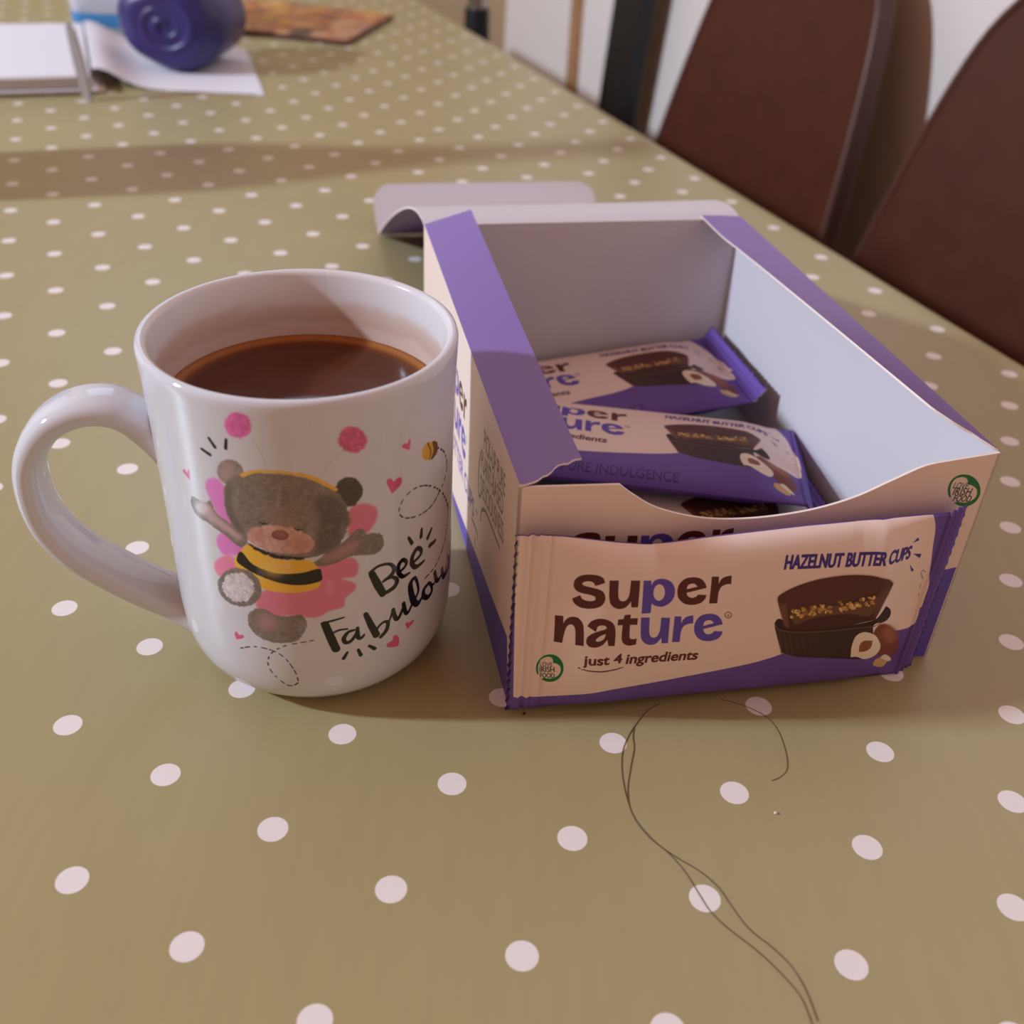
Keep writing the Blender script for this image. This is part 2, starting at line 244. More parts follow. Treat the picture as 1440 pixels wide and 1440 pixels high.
# ------------------------------------------------------------------ the prints, in dot pitches on each printed face
WRAP_PRINT=[
('P',(238,216,206),[[(-0.049,1.918,1),(3.175,1.864,1),(3.271,1.699),(3.323,1.577),(3.361,1.376),(3.408,1.153),(3.485,0.77,1),(3.432,0.753,1),(3.438,0.621),(3.411,0.555),(3.302,0.547),(3.082,0.598),(2.61,0.608),(2.206,0.532),(2.08,0.491),(1.845,0.44),(1.174,0.348),(0.737,0.295),(0.307,0.212),(0.138,0.2),(0.013,0.213,1)]],{}),
('P',(92,44,42),[[(0.62,1.403,1),(0.606,1.443),(0.567,1.465),(0.503,1.471),(0.442,1.458),(0.405,1.421),(0.398,1.366),(0.414,1.326),(0.452,1.302),(0.515,1.291),(0.55,1.281),(0.562,1.264),(0.555,1.244),(0.53,1.235),(0.496,1.236),(0.467,1.249),(0.451,1.279,1),(0.395,1.242,1),(0.414,1.201),(0.456,1.171),(0.513,1.165),(0.569,1.177),(0.615,1.208),(0.633,1.258),(0.623,1.308),(0.592,1.34),(0.533,1.356),(0.481,1.367),(0.46,1.379),(0.461,1.395),(0.479,1.408),(0.507,1.412),(0.536,1.402),(0.552,1.374,1)]],{}),
('P',(92,44,42),[[(0.653,1.424,1),(0.724,1.418,1),(0.728,1.306),(0.74,1.252),(0.769,1.231),(0.799,1.242),(0.816,1.29),(0.819,1.407,1),(0.891,1.399,1),(0.894,1.165,1),(0.842,1.168,1),(0.834,1.224,1),(0.816,1.194),(0.787,1.168),(0.738,1.166),(0.688,1.2),(0.663,1.264)]],{}),
('P',(98,78,176),[[(0.918,1.396,1),(0.978,1.389,1),(0.984,1.346,1),(0.998,1.378),(1.027,1.393),(1.077,1.394),(1.134,1.366),(1.168,1.308),(1.172,1.238),(1.147,1.183),(1.094,1.151),(1.037,1.16),(0.999,1.188,1),(1.0,1.099,1),(0.928,1.101,1)],[(1.095,1.272),(1.087,1.231),(1.065,1.208),(1.037,1.214),(1.013,1.245),(1.004,1.29),(1.012,1.33),(1.035,1.351),(1.062,1.346),(1.085,1.316)]],{}),
('P',(92,44,42),[[(1.424,1.288,1),(1.403,1.335),(1.364,1.374),(1.3,1.39),(1.239,1.379),(1.199,1.333),(1.193,1.271),(1.213,1.209),(1.263,1.16),(1.329,1.141),(1.391,1.152),(1.424,1.188),(1.43,1.222,1),(1.361,1.233,1),(1.345,1.213),(1.314,1.208),(1.283,1.225),(1.266,1.258,1)],[(1.265,1.29,1),(1.269,1.32),(1.293,1.335),(1.324,1.331),(1.35,1.305,1)]],{}),
('P',(92,44,42),[[(1.454,1.382,1),(1.511,1.377,1),(1.517,1.31,1),(1.53,1.348),(1.559,1.37),(1.612,1.378,1),(1.619,1.303,1),(1.574,1.302),(1.539,1.28),(1.525,1.231,1),(1.529,1.135,1),(1.463,1.139,1)]],{}),
('P',(92,44,42),[[(0.282,1.074,1),(0.341,1.077,1),(0.346,1.005,1),(0.36,1.043),(0.395,1.076),(0.446,1.075),(0.483,1.03),(0.497,0.962),(0.51,0.804,1),(0.447,0.807,1),(0.436,0.952),(0.421,0.996),(0.398,1.007),(0.371,0.978),(0.358,0.904),(0.352,0.807,1),(0.291,0.811,1)]],{}),
('P',(92,44,42),[[(0.52,1.005,1),(0.544,1.054),(0.6,1.084),(0.667,1.072),(0.717,1.025),(0.739,0.948),(0.748,0.802,1),(0.697,0.809,1),(0.683,0.875,1),(0.649,0.821),(0.603,0.795),(0.555,0.8),(0.526,0.839),(0.529,0.895),(0.566,0.939),(0.622,0.97),(0.657,0.984),(0.664,1.003),(0.641,1.021),(0.608,1.019),(0.593,1.0),(0.588,0.956,1)],[(0.595,0.877),(0.622,0.913),(0.665,0.937,1),(0.655,0.885),(0.621,0.857),(0.599,0.861)]],{}),
('P',(92,44,42),[[(0.796,1.103,1),(0.843,1.105,1),(0.845,1.067,1),(0.904,1.063,1),(0.905,0.998,1),(0.848,1.004,1),(0.854,0.918),(0.863,0.869),(0.887,0.855),(0.918,0.859,1),(0.92,0.797,1),(0.866,0.791),(0.819,0.818),(0.796,0.877),(0.789,1.009,1),(0.748,1.012,1),(0.748,1.068,1),(0.788,1.066,1)]],{}),
('P',(98,78,176),[[(0.928,1.065,1),(0.998,1.057,1),(1.009,0.933),(1.024,0.873),(1.054,0.85),(1.082,0.862),(1.096,0.915),(1.091,1.046,1),(1.162,1.038,1),(1.181,0.778,1),(1.129,0.782,1),(1.118,0.842,1),(1.101,0.81),(1.075,0.782),(1.026,0.78),(0.975,0.817),(0.947,0.887)]],{}),
('P',(98,78,176),[[(1.198,1.046,1),(1.254,1.04,1),(1.261,0.967,1),(1.273,1.008),(1.3,1.032),(1.35,1.041,1),(1.36,0.959,1),(1.316,0.958),(1.283,0.934),(1.271,0.882,1),(1.277,0.779,1),(1.213,0.784,1)]],{}),
('P',(98,78,176),[[(1.609,0.921,1),(1.585,0.974),(1.542,1.02),(1.475,1.04),(1.414,1.028),(1.378,0.975),(1.376,0.904),(1.4,0.834),(1.453,0.778),(1.521,0.757),(1.584,0.769),(1.616,0.807),(1.619,0.846,1),(1.549,0.859,1),(1.534,0.837),(1.502,0.831),(1.47,0.851),(1.451,0.889,1)],[(1.448,0.924,1),(1.45,0.959),(1.473,0.976),(1.505,0.971),(1.533,0.941,1)]],{}),
('P',(92,44,42),[[(1.669,1.003),(1.667,0.984),(1.654,0.974),(1.636,0.976),(1.619,0.99),(1.61,1.01),(1.613,1.029),(1.625,1.04),(1.643,1.038),(1.66,1.024)],[(1.663,1.004),(1.662,0.989),(1.651,0.98),(1.637,0.982),(1.623,0.993),(1.616,1.01),(1.618,1.025),(1.628,1.033),(1.643,1.032),(1.656,1.021)]],{}),
('T', (92, 44, 42), 'R', (1.633, 0.99), (1.654, 0.989), 0.036, {}),
('T', (92, 44, 42), 'just 4', (0.527, 0.609), (0.823, 0.618), 0.138, {'bold': 0.03}),
('T', (92, 44, 42), 'ingredients', (0.861, 0.602), (1.45, 0.571), 0.145, {'bold': 0.03}),
('S',(92,44,42),[(0.545,0.548,0.01),(0.616,0.541,0.014),(0.704,0.539,0.014),(0.78,0.548,0.013),(0.842,0.566,0.009)],{}),
('S',(92,44,42),[(0.493,0.569,0.012),(0.503,0.564,0.012)],{}),
('S',(92,44,42),[(0.518,0.552,0.01),(0.54,0.555,0.01)],{}),
('T', (70, 52, 130), 'HAZELNUT BUTTER CUPS', (2.036, 1.394), (3.126, 1.346), 0.163, {'bold': 0.035}),
('P',(70,52,130),[[(3.128,1.485,1),(3.167,1.523,1),(3.191,1.494,1)]],{}),
('P',(70,52,130),[[(3.157,1.38,1),(3.258,1.345,1),(3.254,1.305,1)]],{}),
('P',(70,52,130),[[(3.154,1.281,1),(3.232,1.191,1),(3.204,1.187,1)]],{}),
('S',(160,150,145),[(3.37,1.136,0.009),(3.333,1.158,0.01),(3.333,1.122,0.01),(3.371,1.063,0.01)],{}),
('S',(165,155,150),[(3.374,1.001,0.01),(3.374,0.964,0.01)],{}),
('S',(165,155,150),[(3.39,0.897,0.009),(3.391,0.87,0.009)],{}),
('P',(30,120,62),[[(0.384,0.546),(0.379,0.48),(0.355,0.422),(0.316,0.385),(0.269,0.378),(0.224,0.403),(0.191,0.451),(0.177,0.514),(0.184,0.577),(0.21,0.63),(0.25,0.663),(0.295,0.671),(0.338,0.651),(0.369,0.607)]],{}),
('P',(238,216,206),[[(0.203,0.451),(0.193,0.532),(0.211,0.61),(0.256,0.644),(0.292,0.634),(0.304,0.582,1),(0.325,0.582),(0.358,0.555),(0.364,0.498),(0.345,0.451),(0.302,0.415),(0.254,0.415),(0.219,0.428)]],{}),
('P',(238,216,206),[[(0.19,0.457,1),(0.216,0.404),(0.244,0.414,1),(0.226,0.436,1)]],{}),
('T', (40, 60, 50), 'LOVE', (0.207, 0.537), (0.3, 0.544), 0.065, {'bold': 0.012}),
('T', (40, 60, 50), 'IRISH', (0.208, 0.477), (0.32, 0.487), 0.08, {'bold': 0.012}),
('T', (40, 60, 50), 'FOOD', (0.215, 0.418), (0.325, 0.426), 0.069, {'bold': 0.012}),
('P',(52,34,32),[[(2.048,0.877,1),(2.078,0.922),(2.201,0.865),(2.63,0.776),(2.938,0.808),(3.03,0.902,1),(3.099,0.835),(3.117,0.764),(3.065,0.723),(2.937,0.732),(3.074,0.332,1),(2.619,0.422),(2.342,0.476),(2.18,0.546,1)]],{}),
('P',(66,44,41),[[(2.051,0.87),(2.108,0.802),(2.254,0.761),(2.536,0.737),(2.937,0.732,1),(3.042,0.382,1),(2.617,0.43),(2.341,0.48),(2.182,0.546,1),(2.107,0.714)]],{}),
('S',(96,66,60),[(2.101,0.79,0.012),(2.15,0.643,0.017),(2.191,0.531,0.013)],{'soft':0.012}),
('S',(92,63,57),[(2.147,0.784,0.012),(2.198,0.637,0.017),(2.239,0.525,0.013)],{'soft':0.012}),
('S',(88,60,54),[(2.194,0.779,0.012),(2.245,0.631,0.017),(2.287,0.518,0.013)],{'soft':0.012}),
('S',(84,57,51),[(2.246,0.772,0.012),(2.298,0.624,0.017),(2.34,0.511,0.013)],{'soft':0.012}),
('S',(80,54,48),[(2.299,0.766,0.012),(2.352,0.617,0.017),(2.394,0.503,0.013)],{'soft':0.012}),
('S',(76,51,45),[(2.356,0.759,0.012),(2.41,0.61,0.017),(2.454,0.495,0.013)],{'soft':0.012}),
('S',(72,48,42),[(2.42,0.751,0.012),(2.474,0.601,0.018),(2.519,0.486,0.013)],{'soft':0.012}),
('S',(68,45,39),[(2.488,0.743,0.012),(2.544,0.592,0.018),(2.59,0.476,0.013)],{'soft':0.012}),
('S',(120,88,76),[(2.055,0.864,0.008),(2.108,0.802,0.008),(2.254,0.759,0.008),(2.536,0.737,0.008),(2.849,0.736,0.009),(3.062,0.731,0.012)],{}),
('P',(74,40,36),[[(2.031,1.111),(2.05,1.166),(2.175,1.231),(2.364,1.278),(2.611,1.289),(2.82,1.255),(2.948,1.203),(3.021,1.14),(3.029,1.096),(2.974,0.922),(2.938,0.808,1),(2.633,0.763),(2.322,0.776),(2.161,0.814,1),(2.09,0.963)]],{}),
('P',(92,52,44),[[(2.031,1.111),(2.05,1.166),(2.175,1.231),(2.364,1.278),(2.611,1.289),(2.82,1.255),(2.948,1.203),(3.021,1.14),(3.014,1.101),(2.863,1.078),(2.571,1.016),(2.329,0.972),(2.149,0.968),(2.083,1.047)]],{'soft':0.02}),
('P',(120,78,62),[[(2.037,1.104),(2.08,1.059),(2.111,1.056),(2.186,0.817,1),(2.142,0.835),(2.082,0.976)]],{'soft':0.015}),
('P',(104,66,56),[[(2.873,1.041),(3.021,1.099),(2.974,0.922),(2.917,0.838)]],{'soft':0.02}),
('P',(110,76,52),[[(2.169,0.966),(2.372,1.003),(2.494,1.001),(2.695,1.008),(2.877,1.023),(2.906,0.976),(2.887,0.869),(2.839,0.851),(2.704,0.892),(2.496,0.904),(2.348,0.884),(2.246,0.841),(2.188,0.903)]],{'soft':0.01}),
('P',(206,164,96),[[(2.342,0.921),(2.326,0.929),(2.322,0.945),(2.334,0.952),(2.35,0.943),(2.354,0.927)]],{}),
('P',(186,140,80),[[(2.629,0.952),(2.617,0.95),(2.598,0.965),(2.592,0.98),(2.604,0.981),(2.622,0.967)]],{}),
('P',(228,190,120),[[(2.223,0.935),(2.225,0.947),(2.239,0.953),(2.251,0.946),(2.248,0.935),(2.234,0.929)]],{}),
('P',(150,108,60),[[(2.366,0.963),(2.353,0.976),(2.353,0.993),(2.365,0.996),(2.378,0.983),(2.378,0.967)]],{}),
('P',(206,164,96),[[(2.602,0.994),(2.59,0.998),(2.58,1.013),(2.58,1.025),(2.592,1.022),(2.603,1.007)]],{}),
('P',(186,140,80),[[(2.295,0.975),(2.278,0.971),(2.252,0.991),(2.245,1.015),(2.262,1.019),(2.288,0.999)]],{}),
('P',(228,190,120),[[(2.209,0.981),(2.201,0.968),(2.179,0.972),(2.166,0.99),(2.174,1.003),(2.196,0.999)]],{}),
('P',(150,108,60),[[(2.552,1.033),(2.557,1.047),(2.575,1.046),(2.588,1.031),(2.583,1.017),(2.565,1.018)]],{}),
('P',(206,164,96),[[(2.387,0.941),(2.379,0.925),(2.354,0.928),(2.338,0.947),(2.347,0.963),(2.371,0.96)]],{}),
('P',(186,140,80),[[(2.517,0.92),(2.501,0.933),(2.499,0.953),(2.512,0.958),(2.527,0.945),(2.53,0.925)]],{}),
('P',(228,190,120),[[(2.727,0.994),(2.721,0.989),(2.711,0.994),(2.706,1.004),(2.712,1.009),(2.722,1.004)]],{}),
('P',(150,108,60),[[(2.362,0.906),(2.347,0.922),(2.346,0.946),(2.359,0.953),(2.374,0.936),(2.375,0.912)]],{}),
('P',(206,164,96),[[(2.61,0.949),(2.608,0.972),(2.626,0.985),(2.646,0.977),(2.648,0.954),(2.63,0.94)]],{}),
('P',(186,140,80),[[(2.232,0.969),(2.227,0.983),(2.233,0.99),(2.245,0.981),(2.251,0.967),(2.245,0.961)]],{}),
('P',(228,190,120),[[(2.196,0.978),(2.194,0.992),(2.204,1.002),(2.216,0.998),(2.217,0.984),(2.207,0.975)]],{}),
('P',(150,108,60),[[(2.408,0.962),(2.411,0.976),(2.428,0.979),(2.441,0.966),(2.438,0.951),(2.421,0.949)]],{}),
('P',(206,164,96),[[(2.857,1.029),(2.844,1.025),(2.818,1.037),(2.805,1.053),(2.819,1.057),(2.845,1.045)]],{}),
('P',(186,140,80),[[(2.471,0.973),(2.46,0.963),(2.433,0.967),(2.417,0.981),(2.428,0.99),(2.455,0.986)]],{}),
('P',(228,190,120),[[(2.776,1.016),(2.759,1.029),(2.755,1.05),(2.767,1.058),(2.783,1.045),(2.788,1.024)]],{}),
('P',(150,108,60),[[(2.5,0.943),(2.487,0.946),(2.482,0.957),(2.489,0.966),(2.502,0.962),(2.507,0.951)]],{}),
('P',(206,164,96),[[(2.883,0.968),(2.872,0.974),(2.867,0.986),(2.873,0.993),(2.883,0.987),(2.888,0.975)]],{}),
('P',(186,140,80),[[(2.65,1.008),(2.651,1.026),(2.666,1.027),(2.68,1.01),(2.679,0.992),(2.664,0.991)]],{}),
('P',(228,190,120),[[(2.472,0.925),(2.463,0.936),(2.46,0.954),(2.466,0.961),(2.475,0.951),(2.478,0.933)]],{}),
('P',(150,108,60),[[(2.634,0.937),(2.629,0.96),(2.643,0.979),(2.662,0.977),(2.667,0.954),(2.653,0.935)]],{}),
('P',(206,164,96),[[(2.694,0.95),(2.674,0.958),(2.658,0.984),(2.663,1.003),(2.683,0.995),(2.698,0.969)]],{}),
('P',(186,140,80),[[(2.22,0.978),(2.217,0.991),(2.226,0.999),(2.238,0.993),(2.241,0.979),(2.232,0.971)]],{}),
('P',(228,190,120),[[(2.241,0.957),(2.229,0.951),(2.205,0.96),(2.193,0.974),(2.204,0.979),(2.228,0.971)]],{}),
('P',(150,108,60),[[(2.359,0.989),(2.345,0.991),(2.322,1.009),(2.314,1.025),(2.328,1.023),(2.351,1.005)]],{}),
('P',(206,164,96),[[(2.776,0.966),(2.767,0.952),(2.746,0.959),(2.734,0.979),(2.743,0.993),(2.764,0.986)]],{}),
('P',(186,140,80),[[(2.854,0.986),(2.841,1.003),(2.845,1.017),(2.861,1.015),(2.874,0.998),(2.871,0.984)]],{}),
('P',(228,190,120),[[(2.858,1.023),(2.849,1.04),(2.853,1.06),(2.866,1.062),(2.875,1.046),(2.872,1.026)]],{}),
('P',(150,108,60),[[(2.319,1.006),(2.322,1.02),(2.338,1.026),(2.351,1.017),(2.349,1.004),(2.333,0.998)]],{}),
('P',(206,164,96),[[(2.476,0.988),(2.481,1.002),(2.501,1.002),(2.515,0.99),(2.51,0.976),(2.49,0.975)]],{}),
('P',(186,140,80),[[(2.723,0.989),(2.716,1.005),(2.722,1.015),(2.736,1.009),(2.744,0.993),(2.737,0.983)]],{}),
('P',(228,190,120),[[(2.725,0.937),(2.712,0.943),(2.705,0.959),(2.71,0.969),(2.723,0.963),(2.73,0.947)]],{}),
('P',(150,108,60),[[(2.411,0.969),(2.397,0.97),(2.382,0.987),(2.38,1.003),(2.394,1.003),(2.41,0.986)]],{}),
('P',(206,164,96),[[(2.262,0.971),(2.255,0.984),(2.259,0.995),(2.269,0.993),(2.276,0.981),(2.273,0.97)]],{}),
('P',(186,140,80),[[(2.605,0.924),(2.595,0.942),(2.598,0.961),(2.611,0.964),(2.621,0.947),(2.618,0.927)]],{}),
('P',(228,190,120),[[(2.702,0.963),(2.686,0.969),(2.672,0.991),(2.674,1.007),(2.69,1.001),(2.705,0.979)]],{}),
('P',(150,108,60),[[(2.74,0.983),(2.732,0.976),(2.717,0.982),(2.708,0.994),(2.716,1.001),(2.731,0.996)]],{}),
('P',(206,164,96),[[(2.419,1.007),(2.41,1.008),(2.4,1.02),(2.399,1.031),(2.408,1.03),(2.418,1.018)]],{}),
('P',(186,140,80),[[(2.444,0.952),(2.43,0.948),(2.406,0.964),(2.398,0.983),(2.412,0.987),(2.435,0.972)]],{}),
('P',(228,190,120),[[(2.815,0.962),(2.8,0.975),(2.795,0.996),(2.805,1.005),(2.82,0.992),(2.825,0.971)]],{}),
('P',(150,108,60),[[(2.322,0.934),(2.305,0.931),(2.279,0.951),(2.27,0.974),(2.287,0.976),(2.313,0.956)]],{}),
('P',(206,164,96),[[(2.254,0.907),(2.249,0.929),(2.263,0.947),(2.282,0.944),(2.286,0.922),(2.272,0.904)]],{}),
('P',(186,140,80),[[(2.288,0.922),(2.278,0.928),(2.271,0.943),(2.275,0.952),(2.285,0.947),(2.292,0.932)]],{}),
('P',(228,190,120),[[(2.183,0.913),(2.169,0.926),(2.17,0.939),(2.183,0.941),(2.196,0.928),(2.196,0.915)]],{}),
('P',(150,108,60),[[(2.727,0.957),(2.713,0.974),(2.705,1.006),(2.711,1.02),(2.725,1.004),(2.733,0.972)]],{}),
('P',(206,164,96),[[(2.432,0.947),(2.425,0.935),(2.409,0.942),(2.402,0.96),(2.41,0.972),(2.425,0.966)]],{}),
('P',(186,140,80),[[(2.33,0.97),(2.329,0.982),(2.338,0.987),(2.348,0.981),(2.349,0.969),(2.34,0.964)]],{}),
('P',(228,190,120),[[(2.426,0.977),(2.417,0.996),(2.421,1.021),(2.434,1.027),(2.444,1.008),(2.44,0.983)]],{}),
('P',(150,108,60),[[(2.808,0.968),(2.8,0.979),(2.798,0.995),(2.804,1.001),(2.812,0.991),(2.814,0.975)]],{}),
('P',(206,164,96),[[(2.667,0.966),(2.667,0.981),(2.679,0.982),(2.691,0.969),(2.691,0.954),(2.679,0.952)]],{}),
('P',(186,140,80),[[(2.335,0.991),(2.34,1.004),(2.357,1.003),(2.369,0.988),(2.364,0.975),(2.347,0.977)]],{}),
('P',(228,190,120),[[(2.613,0.932),(2.598,0.936),(2.581,0.958),(2.579,0.976),(2.595,0.971),(2.612,0.949)]],{}),
('P',(150,108,60),[[(2.438,0.941),(2.429,0.939),(2.417,0.95),(2.414,0.962),(2.423,0.963),(2.435,0.953)]],{}),
('P',(206,164,96),[[(2.656,0.999),(2.649,0.991),(2.635,0.996),(2.628,1.009),(2.635,1.017),(2.649,1.012)]],{}),
('P',(186,140,80),[[(2.505,0.949),(2.498,0.939),(2.481,0.942),(2.47,0.956),(2.477,0.967),(2.494,0.963)]],{}),
('P',(228,190,120),[[(2.358,1.001),(2.347,1.017),(2.351,1.026),(2.366,1.019),(2.377,1.003),(2.373,0.994)]],{}),
('P',(150,108,60),[[(2.759,1.015),(2.742,1.022),(2.734,1.041),(2.743,1.052),(2.761,1.045),(2.769,1.026)]],{}),
('P',(206,164,96),[[(2.839,0.953),(2.827,0.963),(2.827,0.974),(2.838,0.975),(2.849,0.965),(2.849,0.954)]],{}),
('P',(186,140,80),[[(2.433,0.984),(2.426,0.975),(2.411,0.979),(2.401,0.99),(2.407,0.998),(2.423,0.995)]],{}),
('P',(228,190,120),[[(2.702,0.939),(2.686,0.949),(2.685,0.961),(2.698,0.963),(2.714,0.953),(2.716,0.941)]],{}),
('P',(150,108,60),[[(2.196,0.978),(2.184,0.983),(2.169,1.002),(2.167,1.016),(2.179,1.011),(2.193,0.992)]],{}),
('P',(206,164,96),[[(2.361,0.928),(2.365,0.94),(2.381,0.942),(2.394,0.932),(2.389,0.92),(2.373,0.918)]],{}),
('P',(186,140,80),[[(2.868,0.973),(2.851,0.979),(2.845,0.993),(2.856,1.002),(2.873,0.996),(2.879,0.981)]],{}),
('P',(228,190,120),[[(2.719,0.967),(2.715,0.987),(2.729,0.999),(2.747,0.991),(2.751,0.971),(2.737,0.959)]],{}),
('P',(150,108,60),[[(2.489,0.98),(2.488,0.993),(2.497,0.996),(2.508,0.987),(2.509,0.974),(2.5,0.97)]],{}),
('P',(206,164,96),[[(2.321,0.93),(2.321,0.946),(2.334,0.963),(2.348,0.964),(2.348,0.948),(2.335,0.931)]],{}),
('P',(186,140,80),[[(2.635,0.942),(2.631,0.96),(2.644,0.968),(2.659,0.957),(2.663,0.938),(2.651,0.931)]],{}),
('P',(128,70,58),[[(3.322,0.432),(3.353,0.337),(3.349,0.265),(3.311,0.228),(3.244,0.241),(3.156,0.307),(3.066,0.41),(2.999,0.52),(2.967,0.616),(2.972,0.686),(3.011,0.716),(3.081,0.698),(3.171,0.631),(3.259,0.535)]],{'soft':0.01}),
('P',(160,98,80),[[(3.264,0.529),(3.288,0.478),(3.292,0.439),(3.276,0.417),(3.242,0.418),(3.196,0.445),(3.147,0.491),(3.105,0.547),(3.08,0.599),(3.076,0.639),(3.093,0.658),(3.128,0.654),(3.175,0.626),(3.224,0.581)]],{'soft':0.05}),
('P',(240,226,205),[[(2.827,0.402,1),(2.799,0.531),(2.808,0.651),(2.885,0.683),(2.999,0.614),(3.106,0.466),(3.124,0.374),(3.076,0.327),(2.967,0.35),(2.882,0.398)]],{}),
('P',(146,92,58),[[(2.888,0.456,1),(2.869,0.541),(2.902,0.586),(2.986,0.564,1),(2.995,0.487),(2.954,0.456)]],{}),
('P',(214,176,120),[[(3.126,0.211),(3.138,0.266),(3.246,0.255),(3.294,0.174),(3.255,0.121),(3.164,0.164)]],{}),
('P',(240,226,205),[[(3.191,0.265),(3.23,0.283),(3.31,0.217),(3.331,0.173),(3.284,0.182)]],{})]
